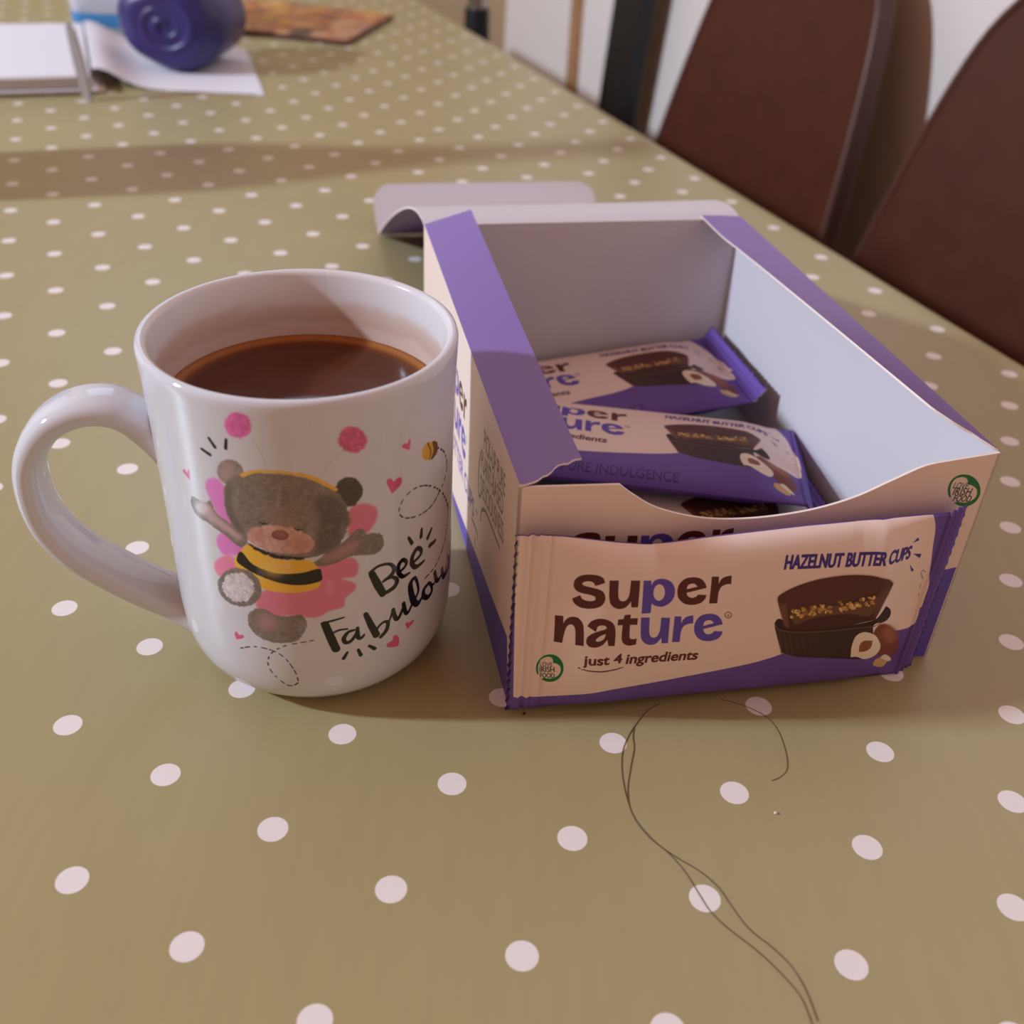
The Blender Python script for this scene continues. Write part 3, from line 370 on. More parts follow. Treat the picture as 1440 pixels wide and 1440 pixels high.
MUG_PRINT=[
('S',(190,178,172),[(-0.1,2.598,0.005),(-0.053,2.501,0.005),(-0.028,2.386,0.005)],{'soft':0.008}),
('S',(190,178,172),[(0.456,2.459,0.005),(0.38,2.387,0.005),(0.326,2.315,0.005)],{'soft':0.008}),
('P',(224,110,178),[[(-0.098,2.67),(-0.124,2.629),(-0.162,2.601),(-0.205,2.591),(-0.245,2.6),(-0.272,2.627),(-0.281,2.668),(-0.27,2.715),(-0.242,2.757),(-0.203,2.786),(-0.16,2.796),(-0.123,2.785),(-0.098,2.756),(-0.089,2.715)]],{'soft':0.03,'fur':1}),
('P',(212,102,140),[[(0.655,2.533),(0.644,2.49),(0.614,2.46),(0.571,2.45),(0.526,2.46),(0.486,2.489),(0.46,2.531),(0.452,2.578),(0.464,2.622),(0.492,2.653),(0.532,2.666),(0.577,2.656),(0.617,2.626),(0.646,2.582)]],{'soft':0.03,'fur':1}),
('S',(30,30,30),[(-0.495,2.433,0.024),(-0.433,2.408,0.028)],{}),
('S',(30,30,30),[(-0.419,2.542,0.022),(-0.381,2.482,0.027)],{}),
('S',(30,30,30),[(-0.285,2.563,0.021),(-0.298,2.492,0.026)],{}),
('P',(226,134,204),[[(-0.518,2.133),(-0.479,2.196),(-0.402,2.223),(-0.343,2.15),(-0.314,1.977),(-0.315,1.828),(-0.415,1.874),(-0.495,2.032)]],{'soft':0.015}),
('P',(226,134,204),[[(-0.493,1.658),(-0.431,1.756),(-0.343,1.745),(-0.265,1.67),(-0.307,1.601),(-0.44,1.561)]],{'soft':0.015}),
('P',(232,138,170),[[(-0.55,1.42),(-0.485,1.515),(-0.383,1.57),(-0.317,1.521),(-0.372,1.365),(-0.511,1.335)]],{'soft':0.015}),
('P',(222,128,152),[[(0.495,1.914),(0.531,2.017),(0.627,2.019),(0.71,1.956),(0.716,1.869),(0.653,1.776),(0.519,1.719)]],{'soft':0.015}),
('P',(224,130,156),[[(0.228,1.536),(0.355,1.599),(0.513,1.575),(0.559,1.493),(0.531,1.401),(0.425,1.407),(0.52,1.343),(0.526,1.28),(0.449,1.218),(0.429,1.14),(0.33,1.118),(0.216,1.069),(0.074,1.095),(-0.09,1.082),(-0.219,1.141),(-0.172,1.275),(-0.032,1.376),(0.189,1.4)]],{'soft':0.012}),
('P',(134,122,113),[[(-0.298,1.028),(-0.244,1.109),(-0.155,1.135),(-0.074,1.088),(0.029,1.084),(0.112,1.105),(0.149,1.045),(0.132,0.937),(0.053,0.841),(-0.097,0.813),(-0.226,0.843),(-0.298,0.919)]],{'fur':1}),
('P',(176,134,136),[[(-0.074,0.967),(-0.098,0.938),(-0.131,0.924),(-0.167,0.925),(-0.2,0.942),(-0.221,0.973),(-0.227,1.011),(-0.216,1.049),(-0.192,1.079),(-0.158,1.095),(-0.122,1.093),(-0.091,1.074),(-0.071,1.042),(-0.065,1.004)]],{'soft':0.06}),
('P',(134,122,113),[[(0.231,1.575),(0.456,1.734),(0.555,1.815),(0.603,1.807),(0.627,1.75),(0.686,1.746),(0.756,1.697),(0.763,1.62),(0.744,1.568),(0.663,1.558),(0.513,1.591),(0.384,1.551),(0.275,1.541)]],{'fur':1}),
('P',(172,134,134),[[(0.294,1.608),(0.486,1.708),(0.583,1.702),(0.515,1.623),(0.355,1.589)]],{'soft':0.03}),
('P',(134,122,113),[[(-0.68,1.977),(-0.636,1.984),(-0.544,1.973),(-0.488,2.017),(-0.454,1.923),(-0.357,1.869),(-0.223,1.771),(-0.283,1.667),(-0.397,1.738),(-0.534,1.799),(-0.652,1.823),(-0.696,1.9)]],{'fur':1}),
('P',(190,160,162),[[(-0.622,1.907),(-0.506,1.975),(-0.457,1.898),(-0.35,1.836),(-0.261,1.763),(-0.307,1.739),(-0.413,1.793),(-0.553,1.84)]],{'soft':0.03}),
('P',(208,200,200),[[(-0.539,1.902),(-0.563,1.88),(-0.592,1.866),(-0.62,1.862),(-0.643,1.87),(-0.654,1.888),(-0.651,1.913),(-0.635,1.94),(-0.609,1.963),(-0.58,1.978),(-0.553,1.98),(-0.532,1.971),(-0.523,1.952),(-0.525,1.927)]],{'soft':0.03}),
('P',(238,190,72),[[(-0.356,1.516),(-0.272,1.663),(-0.192,1.717),(-0.039,1.617),(0.185,1.61),(0.255,1.549),(0.287,1.476),(0.276,1.401),(0.248,1.346),(0.086,1.309),(-0.137,1.321),(-0.259,1.391)]],{}),
('P',(40,36,34),[[(-0.288,1.634),(-0.21,1.541),(-0.1,1.498),(-0.001,1.481),(0.148,1.493),(0.268,1.522),(0.287,1.476),(0.277,1.411),(0.141,1.381),(-0.008,1.394),(-0.168,1.443),(-0.28,1.494),(-0.333,1.542)]],{}),
('P',(240,205,120),[[(0.02,1.511),(0.006,1.48),(-0.022,1.457),(-0.057,1.446),(-0.092,1.449),(-0.121,1.467),(-0.137,1.495),(-0.137,1.528),(-0.121,1.561),(-0.093,1.586),(-0.058,1.597),(-0.024,1.593),(0.004,1.574),(0.02,1.545)]],{'soft':0.09,'op':0.8}),
('P',(150,132,122),[[(-0.204,2.277),(-0.234,2.237),(-0.276,2.209),(-0.323,2.2),(-0.364,2.21),(-0.39,2.239),(-0.396,2.282),(-0.381,2.33),(-0.347,2.373),(-0.304,2.402),(-0.259,2.41),(-0.222,2.397),(-0.197,2.366),(-0.191,2.323)]],{'fur':1}),
('P',(176,150,146),[[(-0.273,2.29),(-0.291,2.26),(-0.316,2.238),(-0.343,2.227),(-0.366,2.229),(-0.381,2.246),(-0.383,2.273),(-0.374,2.305),(-0.354,2.336),(-0.329,2.359),(-0.303,2.369),(-0.281,2.366),(-0.268,2.348),(-0.265,2.321)]],{'soft':0.06}),
('P',(84,76,72),[[(0.612,2.122),(0.601,2.072),(0.571,2.037),(0.53,2.024),(0.486,2.034),(0.448,2.065),(0.424,2.113),(0.417,2.166),(0.428,2.217),(0.456,2.254),(0.496,2.269),(0.539,2.26),(0.578,2.227),(0.604,2.177)]],{'fur':1}),
('P',(134,122,113),[[(-0.346,2.173),(-0.286,2.262),(-0.159,2.317),(-0.024,2.337),(0.159,2.323),(0.338,2.25),(0.428,2.162),(0.495,2.022),(0.499,1.88),(0.437,1.724),(0.304,1.642),(0.109,1.627),(-0.065,1.67),(-0.21,1.75),(-0.326,1.854),(-0.369,1.995)]],{'fur':1}),
('P',(98,88,82),[[(0.239,2.151),(0.426,2.128),(0.494,1.999),(0.494,1.881),(0.437,1.73),(0.305,1.648),(0.217,1.645),(0.274,1.798),(0.304,1.984)]],{'soft':0.12,'op':0.75,'fur':1}),
('P',(98,88,82),[[(-0.346,2.173),(-0.279,2.235),(-0.318,2.009),(-0.218,1.772),(-0.326,1.854),(-0.369,1.995)]],{'soft':0.06,'op':0.6,'fur':1}),
('P',(190,140,134),[[(0.143,1.972),(0.13,1.941),(0.1,1.917),(0.057,1.902),(0.009,1.9),(-0.032,1.91),(-0.06,1.932),(-0.068,1.962),(-0.055,1.993),(-0.023,2.021),(0.021,2.037),(0.067,2.039),(0.108,2.026),(0.135,2.002)]],{'soft':0.12,'op':0.45}),
('S',(232,182,84),[(-0.201,2.297,0.033),(-0.118,2.338,0.025),(-0.023,2.352,0.021),(0.16,2.337,0.026),(0.293,2.284,0.035),(0.424,2.183,0.027)],{}),
('S',(46,40,38),[(-0.224,1.717,0.016),(-0.145,1.677,0.03),(-0.047,1.641,0.038),(0.07,1.624,0.031),(0.206,1.627,0.015)],{'fur':1}),
('P',(206,164,156),[[(0.253,1.735),(0.221,1.691),(0.148,1.667),(0.05,1.662),(-0.057,1.676),(-0.15,1.705),(-0.21,1.747),(-0.223,1.8),(-0.186,1.853),(-0.108,1.892),(-0.008,1.906),(0.096,1.89),(0.183,1.848),(0.24,1.792)]],{'soft':0.02,'fur':1}),
('P',(198,138,132),[[(-0.076,1.819),(-0.085,1.795),(-0.105,1.773),(-0.132,1.759),(-0.162,1.754),(-0.188,1.76),(-0.205,1.775),(-0.21,1.798),(-0.2,1.823),(-0.18,1.846),(-0.152,1.861),(-0.122,1.865),(-0.097,1.858),(-0.08,1.842)]],{'soft':0.05,'op':0.7}),
('P',(192,132,126),[[(0.247,1.74),(0.237,1.712),(0.213,1.691),(0.179,1.679),(0.143,1.681),(0.111,1.694),(0.09,1.717),(0.084,1.746),(0.094,1.775),(0.118,1.798),(0.152,1.81),(0.188,1.809),(0.219,1.794),(0.241,1.77)]],{'soft':0.06,'op':0.7}),
('P',(140,88,84),[[(0.08,1.82),(0.071,1.802),(0.052,1.788),(0.026,1.782),(-0.001,1.784),(-0.025,1.794),(-0.04,1.809),(-0.042,1.828),(-0.033,1.847),(-0.013,1.861),(0.013,1.868),(0.04,1.866),(0.063,1.855),(0.077,1.839)]],{}),
('P',(170,112,104),[[(0.066,1.829),(0.06,1.82),(0.049,1.814),(0.033,1.811),(0.016,1.812),(0.001,1.818),(-0.009,1.826),(-0.011,1.835),(-0.005,1.844),(0.006,1.851),(0.023,1.854),(0.039,1.853),(0.054,1.848),(0.063,1.839)]],{'soft':0.03}),
('S',(44,36,34),[(-0.119,1.925,0.007),(-0.092,1.912,0.013),(-0.054,1.923,0.005)],{}),
('S',(44,36,34),[(-0.084,1.943,0.004),(-0.084,1.918,0.004)],{}),
('S',(44,36,34),[(0.12,1.887,0.006),(0.145,1.87,0.013),(0.182,1.876,0.005)],{}),
('S',(44,36,34),[(0.152,1.901,0.004),(0.153,1.875,0.004)],{}),
('P',(128,118,112),[[(-0.175,1.254),(-0.222,1.181),(-0.294,1.128),(-0.379,1.102),(-0.461,1.108),(-0.521,1.148),(-0.542,1.218),(-0.52,1.306),(-0.46,1.392),(-0.381,1.453),(-0.298,1.477),(-0.227,1.461),(-0.178,1.409),(-0.16,1.335)]],{'fur':1}),
('P',(214,206,210),[[(-0.231,1.256),(-0.27,1.199),(-0.326,1.159),(-0.389,1.141),(-0.448,1.15),(-0.488,1.185),(-0.499,1.242),(-0.478,1.31),(-0.433,1.373),(-0.373,1.417),(-0.311,1.433),(-0.259,1.418),(-0.225,1.376),(-0.215,1.319)]],{'soft':0.02,'fur':1}),
('P',(216,96,138),[[(0.802,2.126),(0.807,2.161),(0.839,2.157),(0.861,2.122,1),(0.892,2.14),(0.929,2.131),(0.925,2.077),(0.846,2.026,1)]],{}),
('P',(216,96,138),[[(0.934,2.383),(0.963,2.402),(0.984,2.386,1),(1.004,2.421),(1.015,2.395),(1.006,2.326,1)]],{}),
('P',(216,96,138),[[(-0.734,2.165),(-0.704,2.19),(-0.691,2.165,1),(-0.658,2.215),(-0.658,2.17),(-0.666,2.116,1)]],{}),
('P',(216,96,138),[[(-0.442,0.806),(-0.422,0.838),(-0.402,0.811,1),(-0.365,0.824),(-0.365,0.793),(-0.432,0.755,1)]],{}),
('P',(216,96,138),[[(0.77,0.644),(0.821,0.653),(0.83,0.695,1),(0.862,0.689),(0.887,0.639),(0.876,0.562),(0.771,0.606,1)]],{}),
('P',(216,96,138),[[(0.95,0.753),(0.973,0.762),(0.984,0.744,1),(1.04,0.748),(1.032,0.715),(0.973,0.687,1)]],{}),
('P',(222,170,70),[[(1.297,2.162),(1.267,2.147),(1.23,2.145),(1.192,2.157),(1.161,2.181),(1.142,2.212),(1.137,2.246),(1.147,2.276),(1.171,2.295),(1.205,2.299),(1.243,2.287),(1.279,2.26),(1.304,2.225),(1.311,2.19)]],{}),
('P',(110,76,40),[[(1.267,2.277),(1.34,2.23),(1.337,2.148),(1.249,2.128),(1.287,2.192)]],{}),
('S',(90,60,30),[(1.203,2.299,0.01),(1.248,2.203,0.011),(1.229,2.144,0.01)],{}),
('S',(70,66,66),[(1.353,2.18,0.015),(1.476,2.072,0.018),(1.538,1.94,0.022),(1.511,1.839,0.02),(1.401,1.775,0.017),(1.254,1.712,0.014),(1.087,1.721,0.012),(0.952,1.772,0.011),(0.904,1.852,0.01),(0.954,1.944,0.01),(1.064,1.977,0.011),(1.189,1.939,0.013),(1.344,1.828,0.015),(1.493,1.67,0.02),(1.605,1.454,0.028),(1.541,1.243,0.024),(1.36,1.108,0.017),(1.165,1.072,0.014)],{'dash':0.035}),
('S',(70,66,66),[(-0.403,0.677,0.012),(-0.278,0.735,0.011),(-0.137,0.731,0.01),(-0.041,0.666,0.01),(0.03,0.516,0.01),(0.037,0.392,0.013),(-0.039,0.352,0.013),(-0.117,0.426,0.011),(-0.176,0.535,0.011),(-0.174,0.631,0.011),(-0.12,0.723,0.01),(0.004,0.804,0.01),(0.211,0.852,0.009)],{'dash':0.035}),
('S',(30,30,30),[(0.662,1.38,0.054),(0.704,1.266,0.068),(0.748,1.158,0.06)],{}),
('S',(30,30,30),[(0.646,1.398,0.027),(0.715,1.432,0.024),(0.801,1.418,0.025),(0.849,1.365,0.036),(0.835,1.311,0.039),(0.754,1.274,0.025)],{}),
('S',(30,30,30),[(0.754,1.274,0.022),(0.829,1.281,0.026),(0.875,1.23,0.04),(0.845,1.174,0.043),(0.737,1.152,0.032)],{}),
('S',(30,30,30),[(0.9,1.293,0.024),(0.958,1.321,0.028),(0.968,1.36,0.035),(0.932,1.393,0.037),(0.892,1.357,0.04),(0.892,1.297,0.044),(0.932,1.236,0.038),(1.0,1.234,0.022)],{}),
('S',(30,30,30),[(1.037,1.311,0.026),(1.12,1.335,0.032),(1.134,1.375,0.04),(1.088,1.42,0.042),(1.037,1.378,0.044),(1.028,1.311,0.048),(1.074,1.251,0.042),(1.17,1.253,0.025)],{}),
('S',(30,30,30),[(0.994,1.57,0.024),(1.029,1.501,0.036)],{}),
('S',(30,30,30),[(1.139,1.573,0.027),(1.133,1.506,0.039)],{}),
('S',(30,30,30),[(1.268,1.498,0.031),(1.219,1.448,0.043)],{}),
('S',(30,30,30),[(1.328,1.349,0.035),(1.249,1.354,0.045)],{}),
('S',(30,30,30),[(0.285,0.996,0.061),(0.322,0.854,0.068),(0.355,0.738,0.066)],{}),
('S',(30,30,30),[(0.261,1.009,0.017),(0.334,1.021,0.02),(0.43,1.037,0.012)],{}),
('S',(30,30,30),[(0.34,0.904,0.018),(0.392,0.921,0.018),(0.45,0.917,0.015)],{}),
('S',(30,30,30),[(0.501,0.892,0.021),(0.455,0.884,0.027),(0.419,0.831,0.036),(0.431,0.787,0.036),(0.47,0.79,0.03),(0.512,0.842,0.027),(0.531,0.895,0.024)],{}),
('S',(30,30,30),[(0.529,0.904,0.03),(0.531,0.811,0.037),(0.557,0.797,0.028),(0.579,0.82,0.019)],{}),
('S',(30,30,30),[(0.599,1.016,0.04),(0.637,0.899,0.056),(0.68,0.78,0.061)],{}),
('S',(30,30,30),[(0.671,0.784,0.023),(0.692,0.843,0.023),(0.744,0.879,0.023),(0.783,0.859,0.033),(0.769,0.788,0.04),(0.718,0.743,0.033)],{}),
('S',(30,30,30),[(0.773,0.824,0.017),(0.808,0.891,0.02),(0.834,0.962,0.027)],{}),
('S',(30,30,30),[(0.834,0.962,0.034),(0.855,0.868,0.042),(0.887,0.854,0.032),(0.944,0.955,0.025)],{}),
('S',(30,30,30),[(0.936,0.968,0.04),(0.955,0.871,0.04),(0.983,0.855,0.03),(1.024,0.909,0.023)],{}),
('S',(30,30,30),[(1.024,0.912,0.023),(1.098,0.999,0.028),(1.072,1.135,0.031),(1.038,1.154,0.034),(1.008,1.102,0.052),(1.036,0.953,0.066),(1.086,0.878,0.053),(1.139,0.906,0.025)],{}),
('S',(30,30,30),[(1.234,0.993,0.032),(1.17,0.971,0.043),(1.165,0.909,0.052),(1.223,0.858,0.046),(1.28,0.881,0.039),(1.269,0.953,0.034),(1.234,0.993,0.032)],{}),
('S',(30,30,30),[(1.269,0.948,0.024),(1.317,0.932,0.023),(1.354,0.946,0.024)],{}),
('S',(30,30,30),[(1.327,1.039,0.046),(1.357,0.944,0.049),(1.408,0.915,0.035),(1.478,0.947,0.033)],{}),
('S',(30,30,30),[(1.462,0.976,0.051),(1.5,0.88,0.056),(1.544,0.854,0.039),(1.623,0.867,0.039)],{}),
('S',(30,30,30),[(1.53,0.87,0.03),(1.6,0.97,0.025),(1.66,1.09,0.03)],{}),
('S',(30,30,30),[(1.655,1.06,0.035),(1.61,1.0,0.05),(1.67,0.94,0.055),(1.645,0.87,0.05),(1.56,0.85,0.035)],{}),
('S',(30,30,30),[(0.44,0.683,0.022),(0.409,0.627,0.032)],{}),
('S',(30,30,30),[(0.526,0.687,0.023),(0.546,0.621,0.033)],{}),
('S',(30,30,30),[(0.616,0.694,0.023),(0.663,0.643,0.034)],{})]
SIDE_PRINT=[
('P',(98,78,176),[[(5.932,-0.364,1),(5.198,-0.27),(3.923,-0.088),(2.664,0.129),(1.748,0.302),(0.827,0.465),(0.11,0.6,1),(-0.089,-0.115,1),(5.944,-0.798,1)]],{}),
('T', (112, 84, 74), 'PICK-UP PURE', (1.377, 1.596), (0.458, 1.713), 0.27, {'bold': 0.01, 'flip': -1}),
('T', (112, 84, 74), 'PLANT-BASED', (1.472, 1.35), (0.493, 1.505), 0.27, {'bold': 0.01, 'flip': -1}),
('T', (112, 84, 74), 'DELICIOUSNESS', (1.456, 1.093), (0.426, 1.285), 0.27, {'bold': 0.01, 'flip': -1}),
('S',(112,84,74),[(1.523,1.468,0.031),(1.581,1.271,0.032),(1.55,1.032,0.033),(1.451,1.065,0.032)],{}),
('S',(112,84,74),[(1.411,0.839,0.033),(1.38,0.956,0.032),(1.273,1.039,0.032),(1.106,1.092,0.031),(0.567,1.149,0.028)],{}),
('S',(112,84,74),[(1.856,0.552,0.029),(1.581,0.588,0.028),(1.521,0.553,0.028)],{}),
('S',(112,84,74),[(1.647,0.784,0.035),(1.592,0.779,0.034)],{}),
('S',(112,84,74),[(1.67,0.457,0.029),(1.625,0.387,0.029)],{})]
FRONT_PRINT=[
('P',(98,78,176),[[(-0.1,0.697,1),(0.245,0.684),(1.069,0.681),(2.283,0.767),(3.211,0.892),(3.708,0.983),(4.148,1.059,1),(4.333,-0.769,1),(-0.064,-0.196,1)]],{}),
('P',(30,120,62),[[(3.763,1.77),(3.771,1.704),(3.748,1.652),(3.698,1.626),(3.631,1.632),(3.562,1.668),(3.503,1.726),(3.467,1.794),(3.461,1.86),(3.484,1.91),(3.533,1.935),(3.598,1.93),(3.666,1.896),(3.725,1.839)]],{}),
('P',(238,216,206),[[(3.519,1.723),(3.485,1.81),(3.491,1.888),(3.547,1.913),(3.603,1.892),(3.633,1.833,1),(3.665,1.827),(3.721,1.788),(3.744,1.728),(3.725,1.685),(3.671,1.661),(3.6,1.674),(3.547,1.696)]],{}),
('P',(238,216,206),[[(3.5,1.732,1),(3.549,1.671),(3.587,1.675,1),(3.555,1.702,1)]],{}),
('T', (40, 60, 50), 'LOVE', (3.504, 1.812), (3.636, 1.795), 0.081, {'bold': 0.012}),
('T', (40, 60, 50), 'IRISH', (3.521, 1.749), (3.681, 1.729), 0.099, {'bold': 0.012}),
('T', (40, 60, 50), 'FOOD', (3.544, 1.685), (3.702, 1.665), 0.085, {'bold': 0.012})]
LOGO_RANGE=(1,23)
# ------------------------------------------------------------------ canvases
MUG_WHITE = (212, 213, 220)
mug_cv = Canvas(-2.1, 0.05, 2.1, 2.88, 380, MUG_WHITE); mug_cv.draw(MUG_PRINT); mug_img = mug_cv.image('mug_print')
PURPLE = (132, 104, 174)
wrap_cv = Canvas(-0.1, -0.1, 3.75, 1.95, 420, (106, 80, 160)); wrap_cv.draw(WRAP_PRINT); wrap_img = wrap_cv.image('wrapper_print')
wrap_cv.draw([('T', (74, 50, 118), 'PURE INDULGENCE', (1.05, 0.05), (2.2, 0.05), 0.17, dict(bold=.01))]); wrap_img2 = wrap_cv.image('wrapper_print_with_side_line')
L0, L1 = LOGO_RANGE; n_logo = next(i for i, e in enumerate(WRAP_PRINT) if e[0] == 'T')
CUPS = WRAP_PRINT[L1 + 9:]
BOX_CREAM = (240, 218, 208)
front_cv = Canvas(0, 0, 3.824, 2.13, 330, BOX_CREAM); front_cv.draw(FRONT_PRINT)
front_cv.draw(moved(WRAP_PRINT[L0:n_logo], lambda p: ((p[0] - 0.395) * 1.07 + 0.409, (p[1] - 1.471 + 0.03 * (p[0] - 0.395)) * 1.07 + 1.65), 1.07))
front_cv.draw(moved(CUPS, lambda p: ((p[0] - 2.5) * 1.07 + 2.70, (p[1] - 1.3) * 1.07 + 1.57), 1.07)); front_img = front_cv.image('box_front_print')
side_cv = Canvas(0, 0, 5.45, 2.13, 300, BOX_CREAM); side_cv.draw(SIDE_PRINT)
side_cv.draw(moved(WRAP_PRINT[L0:n_logo], lambda p: (4.02 - 1.07 * p[0], (p[1] - 1.471) * 1.07 + 1.66), 1.07))
side_cv.draw([('T', (98, 78, 176), 'HAZELNUT BUTTER CUPS', (4.6, 0.60), (1.75, 0.62), 0.27, dict(bold=.02, flip=-1))]); side_img = side_cv.image('box_side_print')

# ------------------------------------------------------------------ table frame: E along the table's edge, N outward from it
EX, EY = -0.375382, 0.926870; E0 = (5.3, 17.85)
def en(e, n, z=0.0): return (E0[0] + e * EX + n * EY, E0[1] + e * EY - n * EX, z)
EDGE_RZ = math.atan2(EY, EX)                      # local x runs along the edge, local -y points outward

# ------------------------------------------------------------------ room
M_WALL = mat('painted_plaster', (240, 229, 222), 0.8, 0.2, bump=(60, 0.05)); M_TAN = mat('tan_paint', (196, 172, 138), 0.8, 0.2)
M_FLOOR = mat('floor_boards', (110, 84, 62), 0.5, 0.4, noise=(6, (86, 62, 44), 0.8)); M_OAK = mat('oak_trim', (186, 140, 100), 0.5, 0.4, noise=(30, (160, 112, 76), 0.7))
FLOOR_Z = -21.8
def structure(o): o['kind'] = 'structure'; return o
def slab_en(name, e0, n0, z0, e1, n1, z1, mt):
    c = [en(e0, n0), en(e1, n0), en(e1, n1), en(e0, n1)]
    vs = [(x, y, z0) for x, y, _ in c] + [(x, y, z1) for x, y, _ in c]
    return structure(fix_normals(mesh_obj(name, vs, [(0, 3, 2, 1), (4, 5, 6, 7), (0, 1, 5, 4), (1, 2, 6, 5), (2, 3, 7, 6), (3, 0, 4, 7)], mt)))
slab_en('floor', -70, -110, FLOOR_Z - 1.5, 46, 12.5, FLOOR_Z, M_FLOOR)
slab_en('wall_right', -70, 9.8, FLOOR_Z, 46, 12.5, 50, M_WALL)
slab_en('wall_back', 43.3, -60, FLOOR_Z, 46, 9.8, 50, M_TAN)
slab_en('trim_1', 33.1, 9.6, FLOOR_Z, 34.1, 9.8, 50, M_OAK)
slab_en('baseboard_right', -70, 9.5, FLOOR_Z, 33.1, 9.8, FLOOR_Z + 3, M_WALL)

# ------------------------------------------------------------------ dining table and its oilcloth
M_WOOD = mat('table_wood', (120, 84, 56), 0.5, 0.4, noise=(14, (96, 64, 40), 0.8))
def cloth_material():
    m = mat('dotted_oilcloth', (160, 149, 110), 0.34, 0.5); nt = m.node_tree; p = nt.nodes['Principled BSDF']
    tc = nt.nodes.new('ShaderNodeTexCoord'); sp = nt.nodes.new('ShaderNodeSeparateXYZ'); nt.links.new(tc.outputs['Object'], sp.inputs[0])
    x = math_node(nt, 'DIVIDE', math_node(nt, 'ADD', sp.outputs[0], 0.672715 * S), S); y = math_node(nt, 'DIVIDE', math_node(nt, 'SUBTRACT', sp.outputs[1], 4.328353 * S), S)
    i = math_node(nt, 'ADD', math_node(nt, 'MULTIPLY', x, -0.945979), math_node(nt, 'MULTIPLY', y, 0.340874))
    j = math_node(nt, 'ADD', math_node(nt, 'MULTIPLY', x, 0.437996), math_node(nt, 'MULTIPLY', y, 0.905114))
    fi = math_node(nt, 'SUBTRACT', i, math_node(nt, 'ROUND', i)); fj = math_node(nt, 'SUBTRACT', j, math_node(nt, 'ROUND', j))
    dx = math_node(nt, 'ADD', math_node(nt, 'MULTIPLY', fi, -0.900144), math_node(nt, 'MULTIPLY', fj, 0.339003))
    dy = math_node(nt, 'ADD', math_node(nt, 'MULTIPLY', fi, 0.435592), math_node(nt, 'MULTIPLY', fj, 0.940785))
    d = math_node(nt, 'SQRT', math_node(nt, 'ADD', math_node(nt, 'MULTIPLY', dx, dx), math_node(nt, 'MULTIPLY', dy, dy)))
    mr = nt.nodes.new('ShaderNodeMapRange'); mr.inputs[1].default_value = 0.111; mr.inputs[2].default_value = 0.106; nt.links.new(d, mr.inputs[0])
    nz = nt.nodes.new('ShaderNodeTexNoise'); nz.inputs['Scale'].default_value = 9; nz.inputs['Detail'].default_value = 6; nt.links.new(tc.outputs['Object'], nz.inputs['Vector'])
    wv = nt.nodes.new('ShaderNodeTexNoise'); wv.inputs['Scale'].default_value = 260; wv.inputs['Detail'].default_value = 2; mp = nt.nodes.new('ShaderNodeMapping'); mp.inputs['Scale'].default_value = (1, 0.12, 1); mp.inputs['Rotation'].default_value = (0, 0, 0.4)
    nt.links.new(tc.outputs['Object'], mp.inputs[0]); nt.links.new(mp.outputs[0], wv.inputs['Vector'])
    f = math_node(nt, 'ADD', math_node(nt, 'MULTIPLY', nz.outputs['Fac'], 0.6), math_node(nt, 'MULTIPLY', wv.outputs['Fac'], 0.5))
    c1 = nt.nodes.new('ShaderNodeMix'); c1.data_type = 'RGBA'; c1.inputs[6].default_value = lin((174, 161, 116)); c1.inputs[7].default_value = lin((160, 147, 106)); nt.links.new(f, c1.inputs[0])
    c2 = nt.nodes.new('ShaderNodeMix'); c2.data_type = 'RGBA'; c2.inputs[7].default_value = lin((238, 230, 228)); nt.links.new(c1.outputs[2], c2.inputs[6]); nt.links.new(mr.outputs[0], c2.inputs[0])
    nt.links.new(c2.outputs[2], p.inputs['Base Color'])
    bz = nt.nodes.new('ShaderNodeTexNoise'); bz.inputs['Scale'].default_value = 28; bz.inputs['Detail'].default_value = 3; nt.links.new(tc.outputs['Object'], bz.inputs['Vector'])
    bp = nt.nodes.new('ShaderNodeBump'); bp.inputs['Strength'].default_value = 0.12; bp.inputs['Distance'].default_value = 0.0015; nt.links.new(bz.outputs['Fac'], bp.inputs['Height']); nt.links.new(bp.outputs['Normal'], p.inputs['Normal'])
    return m
T_E0, T_E1, T_W = -26, 38, 27
tb = thing('dining_table', 'wooden dining table under the dotted khaki oilcloth', 'table', en(0, 0, FLOOR_Z), EDGE_RZ)
box('tabletop', (T_E0 + .4, .4, -FLOOR_Z - 1.0), (T_E1 - .4, T_W - .4, -FLOOR_Z - 0.05), M_WOOD, tb, 0.1)
for lx in (T_E0 + 2, T_E1 - 2):
    for ly in (2.2, T_W - 2.2): box('leg', (lx - 1, ly - 1, 0), (lx + 1, ly + 1, -FLOOR_Z - 1.0), M_WOOD, tb, 0.1)
